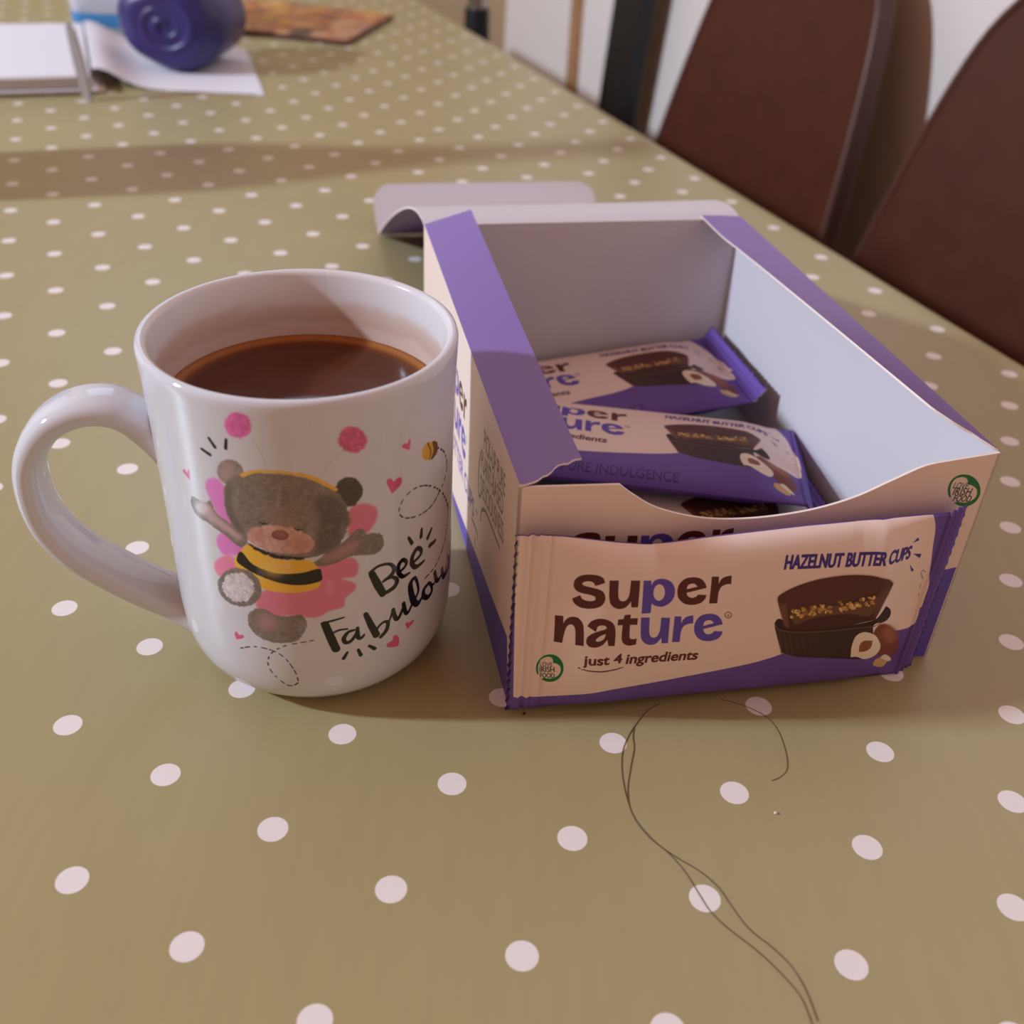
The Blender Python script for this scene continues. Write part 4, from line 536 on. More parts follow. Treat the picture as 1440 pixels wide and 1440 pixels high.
def cloth():
    R = 0.3; prof = []                       # distance outward from the edge, height
    for a in np.linspace(0, 90, 7): prof.append((-R + R * math.sin(math.radians(a)), -R + R * math.cos(math.radians(a))))
    ring = [(-0.5, 0.0)] + prof + [(0.02, -1.5), (0.05, -3.5), (0.08, -6.0)]
    vs = []; fs = []; seg = 0; loops = []
    for d, z in ring:
        x0, x1, y0, y1 = T_E0 - d, T_E1 + d, 0 - d, T_W + d; rr = 0.6 + max(0, d + .5); lp = []
        for cx, cy, a0 in ((x1 - rr, y1 - rr, 0), (x0 + rr, y1 - rr, 90), (x0 + rr, y0 + rr, 180), (x1 - rr, y0 + rr, 270)):
            for k in range(7): a = math.radians(a0 + k * 15); lp.append((cx + rr * math.cos(a), cy + rr * math.sin(a), z))
        loops.append(lp)
    n = len(loops[0])
    for lp in loops:
        for i, (x, y, z) in enumerate(lp): vs.append(en(x, -y, z))
    fs.append(tuple(range(n)))
    for k in range(len(loops) - 1):
        for i in range(n): fs.append((k * n + i, (k + 1) * n + i, (k + 1) * n + (i + 1) % n, k * n + (i + 1) % n))
    o = mesh_obj('tablecloth', vs, fs, cloth_material()); fix_normals(o); auto_smooth(o, 60); return o
tag(cloth(), 'glossy khaki oilcloth with white polka dots covering the table', 'tablecloth')

# ------------------------------------------------------------------ mug and tea
M_INNER = mat('tea_stained_glaze', (222, 218, 220), 0.12, 0.5)
def stain(m):
    nt = m.node_tree; p = nt.nodes['Principled BSDF']; tc = nt.nodes.new('ShaderNodeTexCoord'); sp = nt.nodes.new('ShaderNodeSeparateXYZ'); nt.links.new(tc.outputs['Object'], sp.inputs[0])
    nz = nt.nodes.new('ShaderNodeTexNoise'); nz.inputs['Scale'].default_value = 90; nz.inputs['Detail'].default_value = 4; nt.links.new(tc.outputs['Object'], nz.inputs['Vector'])
    h = math_node(nt, 'ADD', sp.outputs[2], math_node(nt, 'MULTIPLY', math_node(nt, 'SUBTRACT', nz.outputs['Fac'], 0.5), 0.16 * S))
    cr = nt.nodes.new('ShaderNodeValToRGB'); e = cr.color_ramp.elements; e[0].position = 0.0; e[0].color = lin((210, 184, 170)); e[1].position = 1.0; e[1].color = lin((224, 221, 224))
    for pos, c in ((0.28, (214, 190, 178)), (0.38, (206, 176, 162)), (0.55, (214, 190, 178)), (0.66, (224, 219, 220))): q = e.new(pos); q.color = lin(c)
    mp = nt.nodes.new('ShaderNodeMapRange'); mp.inputs[1].default_value = 2.25 * S; mp.inputs[2].default_value = 2.86 * S; nt.links.new(h, mp.inputs[0]); nt.links.new(mp.outputs[0], cr.inputs[0])
    nt.links.new(cr.outputs[0], p.inputs['Base Color'])
stain(M_INNER)
M_GLAZE = mat('white_glaze', MUG_WHITE, 0.07, 0.5); M_PRINTED_GLAZE = printed('printed_glaze', mug_img, MUG_WHITE, 0.07, 0.5)
MUG = (-1.623, 6.95)
mug = thing('mug', 'white china mug printed with a teddy bear in a bee costume', 'mug', (*MUG, 0))
def mug_body():
    outer = [(.70, .035), (.78, .0), (.84, .012), (.90, .045), (.98, .11), (1.05, .2), (1.095, .32), (1.118, .46), (1.13, .7), (1.13, 1.2), (1.133, 1.8), (1.138, 2.3), (1.15, 2.65), (1.157, 2.8), (1.158, 2.845)]
    rim = [(1.150, 2.872), (1.13, 2.884), (1.105, 2.882), (1.085, 2.868), (1.075, 2.84)]
    inner = [(1.06, 2.6), (1.05, 2.3), (1.045, 1.4), (1.02, .6), (.9, .3), (.6, .18), (0.001, .16)]
    prof = [(0.001, .04)] + outer + rim + inner; n = 144; vs = []; uv = []; fs = []; fm = []
    for k in range(n + 1):
        th = -math.pi + 2 * math.pi * k / n
        for i, (r, z) in enumerate(prof):
            a = th - math.pi / 2; vs.append((r * math.cos(a), r * math.sin(a), z))
            uv.append(mug_cv.uv(th * 1.14, z) if 2 <= i < len(outer) + 1 else (-5, -5))
    P = len(prof)
    for k in range(n):
        for i in range(P - 1):
            fs.append((k * P + i, (k + 1) * P + i, (k + 1) * P + i + 1, k * P + i + 1)); fm.append(0 if 2 <= i < len(outer) else (1 if i < len(outer) + 3 else 2))
    o = mesh_obj('body', vs, fs, [M_PRINTED_GLAZE, M_GLAZE, M_INNER], mug, uvs=uv, fm=fm, smooth=True)
    return o
mug_body()
def mug_handle():
    az = math.radians(190); c = crom([(.98, 1.95), (1.18, 2.12), (1.40, 2.27), (1.66, 2.27), (1.91, 2.12), (2.08, 1.81), (2.08, 1.38), (1.91, 1.02), (1.62, .74), (1.36, .54), (1.16, .42), (.98, .36)], False, 6); n = 20; vs = []; fs = []
    for i, (r, z) in enumerate(c):
        t = c[min(i + 1, len(c) - 1)] - c[max(i - 1, 0)]; t = t / np.hypot(*t); nr = np.array([t[1], -t[0]]); u = i / (len(c) - 1)
        end = max(0, 1 - u / .14, 1 - (1 - u) / .14); wi = 0.225 + .10 * end ** 1.5 + 0.03 * u; hi = 0.115 + .09 * end ** 1.5
        for k in range(n):
            a = 2 * math.pi * k / n; cx = math.copysign(abs(math.cos(a)) ** .8, math.cos(a)) * wi; cz = math.copysign(abs(math.sin(a)) ** .8, math.sin(a)) * hi
            rr, zz = r + nr[0] * cz, z + nr[1] * cz
            vs.append((rr * math.cos(az) - cx * math.sin(az), rr * math.sin(az) + cx * math.cos(az), zz))
    m = len(c)
    for i in range(m - 1):
        for k in range(n): fs.append((i * n + k, i * n + (k + 1) % n, (i + 1) * n + (k + 1) % n, (i + 1) * n + k))
    fs += [tuple(range(n)), tuple((m - 1) * n + k for k in range(n))]
    return fix_normals(mesh_obj('handle', vs, fs, M_GLAZE, mug, smooth=True))
mug_handle()
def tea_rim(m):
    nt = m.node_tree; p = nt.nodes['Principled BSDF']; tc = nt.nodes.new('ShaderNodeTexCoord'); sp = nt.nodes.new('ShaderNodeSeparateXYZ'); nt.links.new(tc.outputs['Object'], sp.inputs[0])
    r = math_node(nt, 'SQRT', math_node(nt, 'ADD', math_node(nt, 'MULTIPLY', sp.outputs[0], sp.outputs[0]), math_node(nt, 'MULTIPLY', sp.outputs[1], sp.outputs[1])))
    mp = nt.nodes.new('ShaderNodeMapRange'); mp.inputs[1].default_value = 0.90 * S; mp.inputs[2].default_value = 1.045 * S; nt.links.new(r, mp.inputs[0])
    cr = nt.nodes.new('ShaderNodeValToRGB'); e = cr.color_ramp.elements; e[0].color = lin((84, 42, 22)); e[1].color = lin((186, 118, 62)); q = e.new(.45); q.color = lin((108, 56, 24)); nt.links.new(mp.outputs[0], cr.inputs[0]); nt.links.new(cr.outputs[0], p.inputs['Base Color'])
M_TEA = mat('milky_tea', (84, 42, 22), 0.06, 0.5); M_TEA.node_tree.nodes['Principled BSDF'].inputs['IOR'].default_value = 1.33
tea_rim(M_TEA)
def tea():
    t = thing('tea', 'brown milky tea almost filling the white mug', 'tea', (*MUG, 0.2)); Z = 2.30 - .2; vs = [(0, 0, Z)]; fs = []; n = 96
    st = [(.3, Z), (.6, Z), (.85, Z), (.97, Z + .003), (1.015, Z + .012), (1.042, Z + .04), (1.046, Z - .05), (1.0, .5), (.85, .2), (.01, .02)]
    for r, z in st: vs += [(r * math.cos(2 * math.pi * k / n), r * math.sin(2 * math.pi * k / n), z) for k in range(n)]
    for k in range(n): fs.append((0, 1 + k, 1 + (k + 1) % n))
    for i in range(len(st) - 1):
        for k in range(n): a = 1 + i * n + k; b = 1 + i * n + (k + 1) % n; fs.append((a, a + n, b + n, b))
    fix_normals(mesh_obj('liquid', vs, fs, M_TEA, t, smooth=True))
    bm = bmesh.new(); rs = random.Random(4)
    for k in range(16):
        a = math.radians(-12 + rs.uniform(-16, 16)); r = 1.02 - abs(rs.gauss(0, .03)); q = rs.uniform(.008, .02) * S
        mm = Matrix.Translation(V(r * math.cos(a), r * math.sin(a), Z + .012)) @ Matrix.Scale(q, 4); bmesh.ops.create_icosphere(bm, subdivisions=2, radius=1, matrix=mm)
    me = bpy.data.meshes.new('bubbles'); bm.to_mesh(me); bm.free(); me.materials.append(mat('bubble_film', (170, 120, 90), 0.05, 0.8, alpha=0.6)); b = bpy.data.objects.new('bubbles', me); link(b, t); b['kind'] = 'stuff'
tea()
# ------------------------------------------------------------------ display box of bars
M_CARD = mat('white_card', (210, 205, 211), 0.6, 0.3); M_EDGE = mat('card_edge', (236, 222, 214), 0.8, 0.2); M_PURPLE = mat('purple_print', PURPLE, 0.42, 0.4)
M_FRONT = printed('front_print', front_img, BOX_CREAM, 0.45, 0.4); M_SIDE = printed('side_print', side_img, BOX_CREAM, 0.45, 0.4)
BW, BL, BH, BT = 3.824, 5.45, 2.116, 0.022; BRZ = math.atan2(0.224367, 0.974505)
bx = thing('display_box', 'open cream and purple card box holding three snack bars', 'box', (0.0419, 6.177, 0), BRZ)
box('base_panel', (BT, BT, 0.002), (BW - BT, BL - BT, 0.02), M_CARD, bx)
side_near = plate('side_panel', [(0, 0), (BL, 0), (BL, BH), (0, BH)], (0, 0, 0), (0, 1, 0), (0, 0, 1), (1, 0, 0), BT, [M_CARD, M_SIDE, M_EDGE], bx, side_cv.box, label='side panel with printed lettering')
side_far = plate('side_panel', [(0, 0), (BL, 0), (BL, BH), (0, BH)], (BW, 0, 0), (0, 1, 0), (0, 0, 1), (-1, 0, 0), BT, [M_CARD, M_PURPLE, M_EDGE], bx, label='white-lined side panel on the far side')
plate('back_panel', [(BT, 0), (BW - BT, 0), (BW - BT, BH), (BT, BH)], (0, BL, 0), (1, 0, 0), (0, 0, 1), (0, -1, 0), BT, [M_CARD, M_PURPLE, M_EDGE], bx)
dip = crom([(3.824, 2.117, 1), (3.3, 2.062, 1), (3.17, 2.03), (2.95, 1.925), (2.66, 1.79), (2.3, 1.70), (1.86, 1.668), (1.45, 1.705), (1.08, 1.825), (.86, 1.97), (.75, 2.065, 1), (.0, 2.10, 1)], False, 8)
plate('front_panel', [(0, 0), (BW, 0)] + [tuple(p) for p in dip], (0, BT, 0), (1, 0, 0), (0, 0, 1), (0, -1, 0), BT, [M_FRONT, M_CARD, M_EDGE], bx, front_cv.box)
def sheet(name, P, th, mats, parent, label=None, up=True):
    """A curved card from a grid of points P[i][j]: material 0 on its face, 1 behind, 2 on the rim."""
    P = np.array(P, float); I, J = P.shape[:2]; du = np.gradient(P, axis=0); dv = np.gradient(P, axis=1); n = np.cross(du, dv); n /= np.linalg.norm(n, axis=2, keepdims=True)
    if (n[..., 2].mean() < 0) == up: n = -n
    Q = P - n * th; vs = [tuple(p) for p in P.reshape(-1, 3)] + [tuple(p) for p in Q.reshape(-1, 3)]; K = I * J; fs = []; fm = []
    for i in range(I - 1):
        for j in range(J - 1):
            f = (i * J + j, i * J + j + 1, (i + 1) * J + j + 1, (i + 1) * J + j); fs += [f, tuple(K + q for q in f[::-1])]; fm += [0, 1]
    ring = [(0, j) for j in range(J)] + [(i, J - 1) for i in range(1, I)] + [(I - 1, j) for j in range(J - 2, -1, -1)] + [(i, 0) for i in range(I - 2, 0, -1)]
    for a, b in zip(ring, ring[1:] + ring[:1]):
        a, b = a[0] * J + a[1], b[0] * J + b[1]; fs.append((a, b, K + b, K + a)); fm.append(2)
    return auto_smooth(fix_normals(mesh_obj(name, vs, fs, mats, parent, fm=fm, label=label)), 35)
rs = np.random.RandomState(11)
def flap_left():
    G = []
    for s in np.linspace(0, 1, 15):
        x = .53 * s; y0 = np.interp(x, [0, .12, .2, .26, .337, .42, .534], [0, .02, .10, .135, .22, .25, .304]) + rs.uniform(-.012, .012) * (s > 0)
        G.append([(x, y0 + (5.42 - y0) * t, BH + .012 + s * .16 * t ** 1.4) for t in np.linspace(0, 1, 26)])
    sheet('top_flap', G, .018, [M_PURPLE, M_CARD, M_EDGE], side_near, label='purple flap on the mug side')
def flap_right():
    G = []
    for s in np.linspace(0, 1, 15):
        d = .50 * s; y0 = np.interp(d, [0, .1, .25, .4, .53], [.03, .09, .19, .27, .42]) + rs.uniform(-.015, .015) * (s > 0); row = []
        for t in np.linspace(0, 1, 26):
            y = y0 + (5.5 - y0) * t; a = math.radians(24 * max(0, 1 - t / .85) ** .8 + 2); row.append((BW - d * math.cos(a), y, BH + .012 + d * math.sin(a)))
        G.append(row)
    sheet('top_flap', G, .018, [M_PURPLE, M_CARD, M_EDGE], side_far, label='purple flap lifting on the chair side')
flap_left(); flap_right()
lidp = crom([(5.44, 2.118), (5.62, 2.145), (6.0, 2.11), (6.6, 1.94), (7.84, 1.47), (9.0, .98), (10.0, .53), (11.0, .045)], False, 5)
lid = sheet('lid', [[(x + (-.07 if k == 0 else 0) * min(1, (y - 5.44)), y, z + .05 * max(0, s - .5) * math.sin(min(1, (y - 5.44) / 1.5) * math.pi)) for y, z in lidp] for k, (s, x) in enumerate([(q, q * (BW - .02)) for q in np.linspace(0, 1, 14)])], .02, [M_CARD, M_PURPLE, M_EDGE], bx, label='opened lid bent back behind the box')
def tuck():
    w0, w1, r = -.12, 3.72, .32; pts = [(w0 + .04, 0), (w1 - .04, 0)] + [(w1 - r + r * math.cos(a), .84 - r + r * math.sin(a)) for a in np.linspace(0, math.pi / 2, 8)] + [(w0 + r + r * math.cos(a), .84 - r + r * math.sin(a)) for a in np.linspace(math.pi / 2, math.pi, 8)]
    plate('tuck_flap', pts, (0, 11.0, .03), (1, 0, 0), (0, .6, .8), (0, -.8, .6), .02, [M_CARD, M_PURPLE, M_EDGE], lid)
tuck()

# ------------------------------------------------------------------ snack bars
M_WRAP = printed('wrapper_print', wrap_img, (106, 80, 160), 0.55, 0.3, bump=(120, 0.04)); M_WRAP2 = printed('wrapper_print_lying', wrap_img2, (106, 80, 160), 0.55, 0.3, bump=(120, 0.04)); M_WRAP_BACK = mat('wrapper_back', (84, 60, 130), 0.5, 0.3); M_FOIL = mat('wrapper_inside', (186, 182, 184), 0.35, 0.5, metal=0.3)
U0, U1, UF0, UF1 = -.05, 3.64, .22, 3.42
VT = ([-.1, .1, .3, .7, 1.0, 1.4, 2.2, 3.2, 3.6], [1.81, 1.80, 1.77, 1.68, 1.625, 1.655, 1.69, 1.705, 1.70])
def sst(a, b, x): t = min(1, max(0, (x - a) / (b - a))); return t * t * (3 - 2 * t)
def make_bar(label, matrix, slack, fold_r, fold_l, seed, flat_top=False, foil=False):
    """A flow-wrapped bar: (u along it, v across it, w out of its printed face), pillow body plus two crimped zigzag ends."""
    root = thing('snack_bar', label, 'snack bar', group='wrapped snack bars'); root.matrix_world = matrix; rr = random.Random(seed); ph = [rr.uniform(0, 50) for _ in range(4)]
    def vb(u): return 0.0 if flat_top else .075 * min(1, max(0, 1 - u / 3.6))
    def vt(u): return 1.74 if flat_top else float(np.interp(u, *VT))
    def pos(u, v, side):
        b0, t0 = vb(u), vt(u); q = min(1, abs(2 * (v - b0) / (t0 - b0) - 1)); prof = (1 - q ** 2.6) ** .5
        ramp = sst(U0 + .1, U0 + .75, u) * (1 - sst(2.84, 3.42, u)); h = .16 * prof * ramp * (1 if side > 0 or flat_top else .35)
        edge = 1 - sst(.0, .9, min(u - UF0, UF1 - u)) if UF0 < u < UF1 else 0
        wr = mnoise.noise(Vector((u * 1.6 + ph[0], v * 2.4 + ph[1], 0))) * .05 * slack * (edge + .25) * prof
        wr += mnoise.noise(Vector((u * 4.5 + ph[2], v * 3 + ph[3], 3))) * .03 * slack * edge * prof
        if not flat_top:
            for cu, cv, sg, dp in ((1.03, 1.56, .05, .03), (2.66, 1.60, .07, .014)): wr -= dp * math.exp(-abs((u - cu)) / sg - ((v - cv) / .10) ** 2) * (side > 0)
            wr += .012 * math.exp(-((u - (3.02 - .1 * v)) / .05) ** 2) * sst(.1, .4, v) * (side > 0)
        w = side * (h + .008) + wr * (1 if side > 0 else .3)
        for lim, ang, sgn in ((UF1, fold_r, 1), (UF0, fold_l, -1)):
            d = (u - lim) * sgn
            if d > 0 and ang: a = math.radians(ang) * min(1, d / .08) if d < .08 else math.radians(ang); return (lim + sgn * (d * math.cos(a) - w * math.sin(a) * .0), v, w + d * math.sin(a))
        return (u, v, w)
    def strip(name, us, nv, zig, label=None, mats=None):
        vs = []; uv = []; fs = []; fm = []; NU = len(us)
        for side in (1, -1):
            for i, u in enumerate(us):
                for j in range(nv + 1):
                    uu = u
                    if zig and ((zig < 0 and i == 0) or (zig > 0 and i == NU - 1)): uu = u - zig * (.04 if j % 2 else 0)
                    v = vb(uu) + (vt(uu) - vb(uu)) * j / nv; x, y, w = pos(uu, v, side)
                    if zig: w += .014 * math.sin((uu - us[0]) / .075 * 2 * math.pi) * (1 if .07 < abs(uu - (U0 if zig < 0 else U1)) < .21 else 0)
                    vs.append((x, y, w)); uv.append(wrap_cv.uv(uu, v))
        K = NU * (nv + 1)
        for i in range(NU - 1):
            for j in range(nv):
                a = i * (nv + 1) + j; f = (a, a + nv + 1, a + nv + 2, a + 1); fs += [f, tuple(K + q for q in f[::-1])]; fm += [0, 1]
            for j in (0, nv): a = i * (nv + 1) + j; fs.append((a, a + nv + 1, K + a + nv + 1, K + a)); fm.append(1)
        for i in (0, NU - 1):
            for j in range(nv): a = i * (nv + 1) + j; fs.append((a, a + 1, K + a + 1, K + a)); fm.append(1)
        return fix_normals(mesh_obj(name, vs, fs, mats or [M_WRAP2 if flat_top else M_WRAP, M_WRAP_BACK], root, uvs=uv, fm=fm, smooth=True, label=label))
    strip('wrapper', list(np.linspace(UF0, UF1, 84)), 30, 0)
    strip('sealed_end', list(np.linspace(U0, UF0, 15)), 36, -1, 'crimped zigzag end of the wrapper')
    strip('sealed_end', list(np.linspace(UF1, U1, 15)), 36, 1, 'purple crimped zigzag end', [M_WRAP, M_FOIL] if foil else None)
    return root
def bar_matrix(center, X, Y, W):
    X, Y, W = (Vector(q).normalized() for q in (X, Y, W)); m = Matrix((X, Y, W)).transposed().to_4x4(); c = Vector(center) - X * 1.8 - Y * .9
    m.translation = c * S; return m
UV_, DV_ = Vector((0.974505, 0.224367, 0)), Vector((-0.224367, 0.974505, 0)); B_O = Vector((0.0419, 6.177, 0))
def in_box(x, y, z=0.0): return B_O + UV_ * x + DV_ * y + Vector((0, 0, z))
make_bar('cream and purple snack bar leaning upright against the front of the box', bar_matrix(in_box(1.8, -.17, .9), UV_, (0, 0, 1), -DV_), .35, -22, 0, 1)
def lying(label, x, y, z, yaw, tilt_u, tilt_v, seed, **kw):
    c, s = math.cos(math.radians(yaw)), math.sin(math.radians(yaw)); X = (UV_ * c + DV_ * s) * math.cos(math.radians(tilt_u)) + Vector((0, 0, math.sin(math.radians(tilt_u))))
    Y = (DV_ * c - UV_ * s) * math.cos(math.radians(tilt_v)) + Vector((0, 0, math.sin(math.radians(tilt_v)))); W = X.cross(Y); Y = W.cross(X)
    return make_bar(label, bar_matrix(in_box(x, y, z), X, Y, W), 1.0, kw.get('fr', 0), kw.get('fl', 0), seed, True, kw.get('foil', False))
lying('wrapped snack bar inside the box lying across the others, turned towards the front', 1.95, 2.85, .60, -20, 0.5, -5, 2, fr=-50, fl=75)
lying('wrapped snack bar at the back of the box, its crimped end raised', 1.88, 4.46, .44, 0, 6.8, -1.2, 3, fr=42, fl=70, foil=True)
lying('wrapped snack bar at the bottom of the box just behind its front panel', 1.90, 1.75, .26, 0, 0, 3, 4, fr=12, fl=12)
# ------------------------------------------------------------------ chairs beyond the table's edge
M_LEATHER = mat('brown_leather', (80, 36, 22), 0.5, 0.3, noise=(40, (70, 31, 18), 0.6), bump=(420, 0.12)); M_PIPING = mat('leather_edge', (88, 50, 40), 0.38, 0.5); M_STEEL = mat('dark_steel', (38, 36, 36), 0.4, 0.5, metal=0.6)
def chair(label, e, n=0.0, group='brown leather dining chairs', rz=0.0):
    """Local x along the table edge, local y away from the table, z up; origin on the floor under the seat."""
    t = thing('dining_chair', label, 'chair', en(e, 2.6 + n, FLOOR_Z), EDGE_RZ + math.pi + rz, group)
    zs = [-8.2, -6.5, -5, -3.7, -2, -.5, 1.1, 2.3, 3.2, 3.8, 4.15]; hw = [4.9, 5.15, 5.15, 5.06, 4.82, 4.56, 4.2, 3.75, 3.05, 2.2, 1.1]
    pr = crom([(z, h) for z, h in zip(zs, hw)], False, 3); TH = .62; cols = 17; F = []; 
    for side in (0, 1):
        for z, h in pr:
            for k in range(cols):
                s = -1 + 2 * k / (cols - 1); y = 4.4 + .2 * (z + 3) - .30 * (1 - s * s) * 0 + .25 * s * s * -1 + side * TH; F.append((s * h, y, z - FLOOR_Z))
    R = len(pr); K = R * cols; fs = []; fm = []
    for i in range(R - 1):
        for k in range(cols - 1):
            a = i * cols + k; f = (a, a + 1, a + cols + 1, a + cols); fs += [f, tuple(K + q for q in f[::-1])]; fm += [0, 0]
        for k in (0, cols - 1): a = i * cols + k; fs.append((a, a + cols, K + a + cols, K + a)); fm.append(1)
    for i in (0, R - 1):
        for k in range(cols - 1): a = i * cols + k; fs.append((a, a + 1, K + a + 1, K + a)); fm.append(1)
    o = auto_smooth(fix_normals(mesh_obj('backrest', F, fs, [M_LEATHER, M_PIPING], t, fm=fm)), 40); bevel(o, .12, 3)
    seg = [tuple(F[i * cols + k]) for i, k in [(i, 0) for i in range(R)] + [(R - 1, k) for k in range(1, cols)] + [(i, cols - 1) for i in range(R - 2, -1, -1)]]
    tube('piping', [(x, y + .03, z) for x, y, z in seg], .10, M_PIPING, o)
    seat = box('seat', (-5.1, -5.2, -8.9 - FLOOR_Z), (5.1, 4.2, -7.4 - FLOOR_Z), M_LEATHER, t, .5)
    for sx in (-4.4, 4.4):
        for sy in (-4.5, 3.6): frustum('leg', (sx * 1.04, sy * 1.04, 0), (sx, sy, -8.9 - FLOOR_Z), .32, .42, M_STEEL, t)
    return t
def tube(name, pts, r, mt, parent=None, n=8, closed=False, **kw):
    P = [Vector(p) for p in pts]; vs = []; fs = []; up = Vector((0, 0, 1)); prev = None
    for i, p in enumerate(P):
        d = (P[min(i + 1, len(P) - 1)] - P[max(i - 1, 0)]).normalized(); a = (prev - d * prev.dot(d)) if prev is not None else d.orthogonal()
        a = a.normalized() if a.length > 1e-6 else d.orthogonal().normalized(); prev = a; b = d.cross(a)
        vs += [tuple(p + (a * math.cos(2 * math.pi * k / n) + b * math.sin(2 * math.pi * k / n)) * r) for k in range(n)]
    for i in range(len(P) - 1):
        for k in range(n): fs.append((i * n + k, i * n + (k + 1) % n, (i + 1) * n + (k + 1) % n, (i + 1) * n + k))
    fs += [tuple(range(n))[::-1], tuple((len(P) - 1) * n + k for k in range(n))]
    return mesh_obj(name, vs, fs, mt, parent, smooth=True, **kw)
chair('brown leather dining chair between the black post and the other chair', 13.82)
chair('brown leather dining chair nearest the box, cut off by the right picture edge', 2.1)

M_BLACK = mat('black_paint', (22, 22, 26), 0.45, 0.5); M_CHROME = mat('chrome', (200, 196, 194), 0.2, 0.5, metal=1.0)
def leaning_post():
    t = thing('black_post', 'leaning black post behind the table in front of the pale wall', 'post', en(29.1, 9.0, FLOOR_Z), EDGE_RZ)
    q = [(-1.2, 0), (1.2, 0), (-3.6, 32), (-6.0, 32)]; plate('bar', q, (0, 0, 0), (1, 0, 0), (0, 0, 1), (0, 1, 0), .6, [M_BLACK] * 3, t)
    plate('foot', [(-2.0, 0), (2.2, 0), (2.0, .35), (-1.8, .35)], (0, -.3, 0), (1, 0, 0), (0, 0, 1), (0, 1, 0), 1.9, [M_BLACK] * 3, t)
leaning_post()
t = thing('chrome_pole', 'thin chrome pole with a black collar beyond the far table edge', 'pole', en(25.9, 2.2, FLOOR_Z))
frustum('shaft', (0, 0, .4), (0, 0, 36), .36, .36, M_CHROME, t); frustum('collar', (0, 0, 20.0), (0, 0, 21.45), .50, .46, M_BLACK, t, label='black rubber collar'); frustum('foot', (0, 0, 0), (0, 0, .5), 2.2, 1.6, M_BLACK, t)

# ------------------------------------------------------------------ things at the far end of the table
M_PAPER = mat('white_paper', (228, 226, 234), 0.7, 0.3); M_PAPER2 = mat('cream_paper', (222, 206, 198), 0.75, 0.3)
def paper_sheet():
    cs = [(-10.5, 25.75), (-6.5, 25.95), (-8.2, 31.1), (-12.8, 31.4)]; t = thing('paper_sheet', 'curling white sheet of paper under the purple roll', 'paper', (-9.5, 28.5, 0)); G = []
    for a in np.linspace(0, 1, 22):
        row = []
        for b in np.linspace(0, 1, 14):
            p = np.array(cs[0]) * (1 - a) * (1 - b) + np.array(cs[1]) * a * (1 - b) + np.array(cs[2]) * a * b + np.array(cs[3]) * (1 - a) * b
            z = .03 + .43 * math.exp(-((a - .03) / .17) ** 2) 
            row.append((p[0] + 9.5, p[1] - 28.5, z))
        G.append(row)
    sheet('sheet', G, .012, [M_PAPER] * 3, t)
paper_sheet()
def paper_stack():
    t = thing('paper_stack', 'flat bundle of white papers at the left edge of the picture', 'papers', (-14.08, 27.09, 0), math.radians(22)); rs = random.Random(2)
    for k, (mt, h) in enumerate(((M_PAPER2, .05), (M_PAPER, .06), (M_PAPER2, .05), (M_PAPER, .07), (M_PAPER2, .05), (M_PAPER, .10))):
        z = .002 + k * .065; dx, dy = rs.uniform(-.08, .08), rs.uniform(-.12, .12)
        box('sheet', (-4.6 + dx, -3.15 + dy, z), (2.75 + dx + (.22 if k < 2 else 0), 3.4 + dy, z + h), mt, t, .02)
paper_stack()
M_GREYP = mat('grey_plastic', (150, 140, 134), 0.5, 0.4)
t = thing('grey_strip', 'narrow grey strip standing upright at the end of the white papers', 'strip', (-10.22, 24.6, 0), math.radians(-22))
plate('blade', [(-.10, 0), (.14, 0), (.10, .8), (-.02, 1.45), (-.16, 1.62), (-.24, 1.5), (-.2, .8)], (0, 0, 0), (1, 0, 0), (0, 0, 1), (0, -1, 0), .07, [M_GREYP] * 3, t)
M_PLASTIC = mat('clear_plastic', (226, 230, 240), 0.18, 0.5, trans=0.0, alpha=0.62); M_BLUE = mat('blue_label', (70, 140, 196), 0.4, 0.4); M_PINK = mat('pink_lid', (206, 178, 196), 0.4, 0.4)
def tub():
    t = thing('plastic_tub', 'clear plastic tub with a blue band behind the purple roll', 'tub', (-11.35, 33.2, 0), math.radians(6)); w, d, h, r = 2.15, 1.5, 1.55, .45
    def ring(sc, z): return [(sx * (w - r) * sc + r * sc * math.cos(math.radians(a)), sy * (d - r) * sc + r * sc * math.sin(math.radians(a)), z) for sx, sy, a0 in ((1, 1, 0), (-1, 1, 90), (-1, -1, 180), (1, -1, 270)) for a in range(a0, a0 + 91, 15)]
    def loft(name, rings, mt, cap=True, par=None, **kw):
        n = len(rings[0]); vs = [p for q in rings for p in q]; fs = [(i * n + k, i * n + (k + 1) % n, (i + 1) * n + (k + 1) % n, (i + 1) * n + k) for i in range(len(rings) - 1) for k in range(n)]
        if cap: fs += [tuple(range(n))[::-1], tuple((len(rings) - 1) * n + k for k in range(n))]
        return auto_smooth(fix_normals(mesh_obj(name, vs, fs, mt, par or t, **kw)), 40)
    tb_body = loft('body', [ring(.93, .01), ring(.95, .05), ring(1.0, h)], M_PLASTIC); loft('label_band', [ring(.962, .25), ring(.983, .62)], M_BLUE, False, tb_body, label='blue printed band'); loft('lid', [ring(1.03, h), ring(1.04, h + .1), ring(1.04, h + .26), ring(1.0, h + .34)], M_PINK, label='pinkish lid')
tub()
M_ROLL = mat('purple_plastic', (50, 32, 92), 0.36, 0.5, noise=(22, (40, 38, 104), 0.9))
